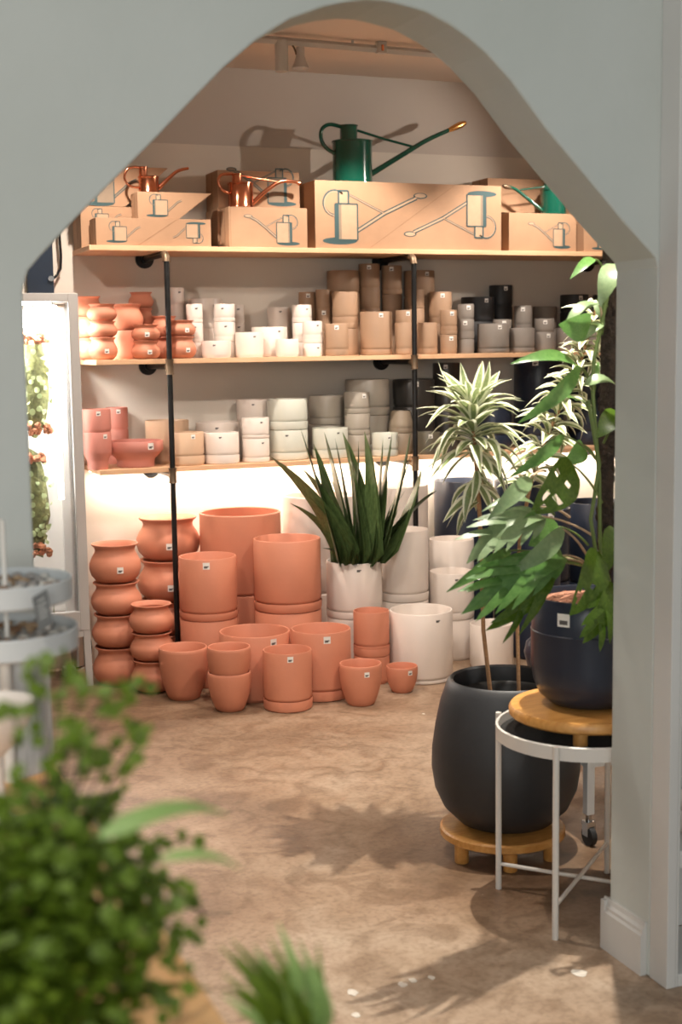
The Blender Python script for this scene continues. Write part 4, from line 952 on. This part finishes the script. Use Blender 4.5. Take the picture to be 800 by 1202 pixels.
o = Vector((1.975, 2.645, 2.0145))
cu = empty('potted_plant', o, 'small leafy potted plant in a high cubby of the bookcase', 'plant')
MB().lathe([(0, 0), (.04, 0), (.052, .07), (.054, .08), (.049, .08), (0, .07)], o, 24).build('pot', POT['white'], cu, o)
for tx_, ty_, tz_ in ((-.105, -.105, .155), (-.06, -.10, .20), (.04, -.08, .22), (.09, -.06, .15), (-.02, -.10, .12), (.06, .03, .21)):
    B = Vector((tx_*.35, ty_*.35, .13)); MB().tube([(0, 0, .07), B], .0018, 6).build('stem', STEMG, cu); inst('leaf', LM['O'], cu, aim(B, (tx_, ty_, tz_), (0, -.6, .8), .8))

# ------------------------------------------------------------------ cart behind the table
o = (2.30, 3.30, 0)
ct = empty('trolley', o, 'grey metal trolley on casters behind the tray table', 'cart')
for x in (2.145, 2.47):
    for y in (3.40, 3.72):
        MB().box((x-.013, y-.013, .095), (x+.013, y+.013, .40)).build('leg', GREYT, ct, o, smooth=False, bevel=.002)
        w_ = MB(); w_.tube([(x-.009, y-.005, .030), (x+.009, y-.005, .030)], .030, 18)
        cs = w_.build('caster', RUBBER, ct, o)
        MB().box((x-.0145, y-.018, .030), (x-.0095, y+.012, .060)).box((x+.0095, y-.018, .030), (x+.0145, y+.012, .060)).box((x-.0145, y-.018, .0602), (x+.0145, y+.016, .074)).build('caster_fork', CHROME, cs, o, smooth=False)
        MB().tube([(x, y, .07), (x, y, .096)], .009, 12).build('caster_stem', CHROME, ct, o)
for x in (2.145, 2.47): MB().box((x-.012, 3.413, .24), (x+.012, 3.707, .275)).build('side_rail', GREYT, ct, o, smooth=False)
for y in (3.40, 3.72): MB().box((2.158, y-.012, .24), (2.457, y+.012, .275)).build('end_rail', GREYT, ct, o, smooth=False)
MB().box((2.132, 3.387, .40), (2.483, 3.733, .415)).build('trolley_top', WMETAL, ct, o, smooth=False, bevel=.003)

# ------------------------------------------------------------------ near table with foliage and tray stand
TZ = .80; o = (-.05, 1.5, 0)
wt = empty('plant_table', o, 'orange-brown wooden table under the blurred leafy plants', 'table')
for q in range(5):
    x0 = -.45+q*.167; MB().box((x0, .55, TZ-.03), (x0+.1655, 2.43, TZ)).build('top_plank', TABLEW, wt, o, smooth=False, bevel=.002)
for x in (-.40, .33):
    for y in (.62, 2.36): MB().box((x-.025, y-.025, 0), (x+.025, y+.025, TZ-.03)).build('leg', TABLEW, wt, o, smooth=False)
MB().box((-.38, .66, TZ-.10), (.31, .68, TZ-.03)).build('apron', TABLEW, wt, o, smooth=False); MB().box((-.38, 2.30, TZ-.10), (.31, 2.32, TZ-.03)).build('apron', TABLEW, wt, o, smooth=False)

# round tray stand
c1 = at(4, 684, 2.28); SXp, SYp = c1.x, 2.28; o = (SXp, SYp, TZ)
st_ = empty('tray_stand', o, 'white two-tier round tray stand holding stones before the arch wall', 'stand')
def tray(z, R): MB().lathe([(0, z), (R*.97, z), (R, z+.004), (R, z+.036), (R*.985, z+.038), (R*.965, z+.036), (R*.965, z+.022), (0, z+.022)], (SXp, SYp, 0), 48).build('tray', GREYT, st_, o)
zt1 = at(4, 684, 2.28).z-.03; zt2 = at(4, 738, 2.28).z-.035
R1 = at(84, 690, 2.28).x-SXp; R2 = at(88, 738, 2.28).x-SXp+.004
tray(zt1, R1); tray(zt2, R2)
MB().lathe([(0, TZ), (.06, TZ), (.062, TZ+.01), (.055, zt2), (0, zt2)], (SXp, SYp, 0), 32).build('drum_base', GREYT, st_, o)
for an in (20, 140, 260):
    a_ = math.radians(an); q = Vector((SXp+R1*.62*math.cos(a_), SYp+R1*.62*math.sin(a_), 0))
    MB().tube([q+Vector((0, 0, TZ)), q+Vector((0, 0, zt2))], .009, 12).build('leg', WMETAL, st_, o)
pp_ = at(6, 690, 2.28-R1*.4); MB().tube([(pp_.x, SYp-.045, zt2+.0225), (pp_.x, SYp-.045, zt1+.14)], .004, 10).build('centre_rod', WMETAL, st_, o)
def stone(label, z, R, n, grp):
    sm = [MB().blob((0, 0, 0), 1, .75, .5, s_*5+n, .45, 8).mesh('tumbled_stone', STONES[s_ % 4]) for s_ in range(8)]
    for q in range(n):
        a_ = q*2.39996; r_ = R*.84*math.sqrt((q+.6)/n); s_ = R_.uniform(.007, .013)
        so_ = inst('stone', sm[q % 8], None, Matrix.LocRotScale(Vector((SXp+r_*math.cos(a_), SYp+r_*math.sin(a_), z+s_*.42)), Matrix.Rotation(R_.uniform(0, 6), 3, 'Z').to_quaternion(), Vector((s_, s_, s_))))
        tag(so_, label, 'stone', grp)
stone('small tumbled stone lying in the upper white tray', zt1+.022, R1, 52, 'stones in the upper tray')
stone('small tumbled stone lying in the lower white tray', zt2+.022, R2, 40, 'stones in the lower tray')
ca, cb_, cc, cd_ = [at(px, py, 2.148) for px, py in ((46, 741), (63, 732), (55, 692), (38, 702))]
base_z = zt2+.024; mvz = Vector((0, 0, 0))
sc = empty('sign_card', ca, 'small grey chalk sign card clipped to the lower white tray rim', 'sign')
th = Vector((.0, .004, 0))
q8 = [ca, cb_, cc, cd_]; q8b = [v+th for v in q8]
MB().add(q8+q8b, [(0, 1, 2, 3), (7, 6, 5, 4), (0, 4, 5, 1), (1, 5, 6, 2), (2, 6, 7, 3), (3, 7, 4, 0)]).build('card', SLATE, sc, ca, smooth=False)
tx = MB()
def on(u, v): return q8[0].lerp(q8[1], u).lerp(q8[3].lerp(q8[2], u), v)+Vector((0, -.0008, 0))
for v, u0, u1 in ((.80, .25, .75), (.66, .2, .8), (.54, .2, .65), (.42, .2, .8), (.30, .2, .7)):
    tx.add([on(u0, v), on(u1, v), on(u1, v+.05), on(u0, v+.05)], [(0, 1, 2, 3)])
k0 = on(.6, .12); MB().box((k0.x-.004, k0.y+.003, k0.z-.010), (k0.x+.004, k0.y+.05, k0.z-.004)).build('card_clip', WMETAL, sc, ca, smooth=False)
tx.build('chalk_marks', CHALK, sc, ca, smooth=False)
# white bowl in front of the stand
bo = at(-8, 840, 2.02); o = (bo.x, 2.02, TZ)
bw = empty('planter_bowl', o, 'wide white footed bowl with dark soil below the tray stand', 'bowl')
hz = at(0, 830, 1.98).z-TZ
MB().lathe([(0, 0), (.03, 0), (.031, .006), (.012, .02), (.012, hz*.55), (.035, hz*.68), (.055, hz*.86), (.060, hz), (.056, hz), (.050, hz*.87), (.03, hz*.72), (0, hz*.66)], o, 32).build('bowl_body', POT['white'], bw, o)
MB().lathe([(0, hz*.88), (.03, hz*.875), (.050, hz*.86)], o, 24).build('soil', SOIL, bw, o)

# leafy bush
BX, BY = .165, 1.16; o = Vector((BX, BY, TZ))
bu = empty('leafy_bush', o, 'dense soft green fern-like plant with tiny round leaves on the table', 'plant')
MB().lathe([(0, 0), (.06, 0), (.075, .07), (.078, .075), (.07, .075), (.066, .06), (0, .058)], o, 32).build('pot', POT['terra'], bu, o)
bl = [leaf_mesh('bush_leaf', BUSHG, .42, c_, .1, 5, 'round') for c_ in (.1, .3)]
fol = MB()
core = Vector((BX, BY, TZ+.18))
for q in range(5200):
    d = Vector((R_.gauss(0, 1), R_.gauss(0, 1), R_.gauss(0, 1))).normalized(); rr = R_.random()**.45
    p = core+Vector((d.x*.118-d.z*-.02, d.y*.12, d.z*.135))*rr
    if p.z < TZ+.04: continue
    s_ = R_.uniform(.009, .016); u_ = Vector((R_.uniform(-1, 1), R_.uniform(-1, 1), R_.uniform(-.4, .8))).normalized()*s_; w_ = u_.cross(Vector((R_.uniform(-.5, .5), R_.uniform(-.5, .5), 1))).normalized()*s_*.45
    fol.add([p, p+u_*.3+w_, p+u_*.75+w_*.9, p+u_, p+u_*.75-w_*.9, p+u_*.3-w_], [(0, 1, 2, 3, 4, 5)])
fo = fol.build('foliage', BUSHG, bu, o, smooth=False); fo['kind'] = 'stuff'
sprays = [((112, 905), (160, 845)), ((70, 900), (35, 775)), ((80, 890), (100, 792)), ((95, 900), (120, 880)), ((60, 880), (78, 770)), ((120, 930), (170, 860)), ((40, 860), (8, 830)), ((110, 900), (92, 862)), ((30, 900), (48, 770)), ((150, 1000), (218, 1045)), ((160, 1050), (232, 1110)), ((150, 1090), (225, 1150)), ((150, 980), (240, 1075)), ((110, 1130), (205, 1180)), ((90, 960), (60, 905)), ((140, 1010), (225, 985)), ((60, 850), (150, 806)), ((70, 850), (180, 800)), ((100, 960), (140, 925)), ((60, 960), (10, 905)), ((20, 940), (90, 870))]
nl = 0
for (a_, b_) in sprays:
    p0, p1 = at(*a_, BY+R_.uniform(-.05, .06)), at(*b_, BY+R_.uniform(-.1, .1)); mid = (p0+p1)/2+Vector((0, 0, .012)); pts = arc(core.lerp(p0, .55), mid, p1, 8)
    MB().tube(pts, .0009, 5).build('stem', PIPEM, bu, o)
    for q in range(8):
        t = .45+.55*q/7; i = min(int(t*8), 7); p = pts[i].lerp(pts[i+1], t*8-i)
        sd = Vector((R_.uniform(-1, 1), R_.uniform(-.6, .6), R_.uniform(-.8, .5))).normalized(); L = R_.uniform(.011, .017)
        inst('leaf', R_.choice(bl), bu, aim(p-o, p-o+sd*L, (R_.uniform(-.4, .4), -.8, .6))); nl += 1
for q in range(100):
    d = Vector((R_.gauss(0, 1), -abs(R_.gauss(0, .7)), R_.gauss(0, 1))).normalized(); p = core+Vector((d.x*.125, d.y*.12, d.z*.145))
    if p.z < TZ+.05: continue
    inst('leaf', R_.choice(bl), bu, aim(p-o, p-o+Vector((R_.uniform(-1, 1), R_.uniform(-.5, .2), R_.uniform(-.8, .8))).normalized()*R_.uniform(.014, .022), (0, -1, .5)))
# pale fern fronds
FO_ = Vector((.215, 1.36, TZ))
fe = empty('strap_leaf_plant', FO_, 'pale green strap-leaved plant reaching out of the bush', 'plant')
MB().lathe([(0, 0), (.035, 0), (.045, .05), (.047, .055), (.041, .055), (0, .045)], FO_, 24).build('pot', POT['terra'], fe, FO_)
fl_ = [leaf_mesh('strap_leaf', BUSHL, .085, .3, .2, 7, 'strap'), leaf_mesh('strap_leaf_green', BUSHG, .07, .3, .2, 7, 'strap')]
for (a_, b_, k_, ya, yb) in (((118, 982), (287, 938), 0, 1.06, 1.08), ((188, 1008), (295, 1012), 0, 1.05, 1.04), ((60, 1000), (150, 925), 0, 1.26, 1.3), ((70, 960), (150, 925), 1, 1.3, 1.34), ((120, 1010), (200, 1075), 1, 1.25, 1.2), ((130, 1180), (250, 1150), 1, 1.2, 1.15), ((90, 930), (30, 1010), 1, 1.3, 1.2)):
    B, T = at(*a_, ya), at(*b_, yb); inst('leaf', fl_[k_], fe, aim(B-FO_, T-FO_, (0, -.6, .8), .85))
    MB().tube(arc(FO_+Vector((0, 0, .045)), B.lerp(FO_, .4)+Vector((0, 0, .05)), B, 8), .002, 6).build('stem', STEMG, fe, FO_)
# small tufted plant on its own stool past the table edge
SPX, SPY = .440, 1.17; zt = .795
o = (SPX, SPY, 0)
sl = empty('plant_stool', o, 'slim wooden stool carrying the small tufted plant', 'stool')
MB().lathe([(0, .66), (.05, .66), (.05, .69), (0, .69)], o, 24).build('stool_top', TABLEW, sl, o)
for k_ in range(3):
    a_ = k_*2.094; MB().tube([(SPX+.045*math.cos(a_), SPY+.045*math.sin(a_), 0), (SPX+.03*math.cos(a_), SPY+.03*math.sin(a_), .66)], .008, 8).build('leg', TABLEW, sl, o)
o = Vector((SPX, SPY, .6905))
tp = empty('tufted_plant', o, 'small tufted pale green plant near the bottom picture edge, right of table', 'plant')
tp['label'] = 'small tufted light green plant standing beyond the wooden table corner'
MB().lathe([(0, 0), (.032, 0), (.042, .09), (.044, .10), (.038, .10), (0, .09)], o, 24).build('pot', POT['terra'], tp, o)
tl = [leaf_mesh('tuft_leaf', BUSHL, .085, .3, .3, 6, 'strap'), leaf_mesh('tuft_leaf_green', BUSHG, .075, .3, .3, 6, 'strap')]
TC = Vector((0, 0, .095))
for q, (px, py, k_) in enumerate([(333, 1082, 0), (300, 1105, 0), (358, 1098, 0), (374, 1110, 1), (375, 1128, 0), (372, 1150, 0), (366, 1168, 0), (268, 1108, 1), (285, 1118, 1), (270, 1140, 1), (266, 1170, 0), (310, 1120, 1), (325, 1125, 1), (290, 1150, 1), (345, 1140, 1), (340, 1165, 1), (360, 1185, 1), (282, 1185, 1), (315, 1160, 1), (350, 1118, 0), (300, 1140, 1), (330, 1150, 1), (278, 1100, 1), (345, 1105, 0), (368, 1135, 0), (292, 1168, 0), (318, 1100, 1), (352, 1160, 0), (262, 1150, 1), (305, 1180, 1), (335, 1180, 1), (365, 1120, 0)]):
    T = at(px, py, SPY+R_.uniform(-.04, .03))-o; B = TC.lerp(T, R_.uniform(.35, .55))+Vector((R_.uniform(-.008, .008), 0, R_.uniform(-.006, .006)))
    inst('leaf', tl[k_], tp, aim(B, T, (R_.uniform(-.4, .4), -.8, .5), 1.0))
    MB().tube([TC, TC.lerp(B, .6)+Vector((0, 0, .004)), B], .0016, 6).build('stem', STEMG, tp)
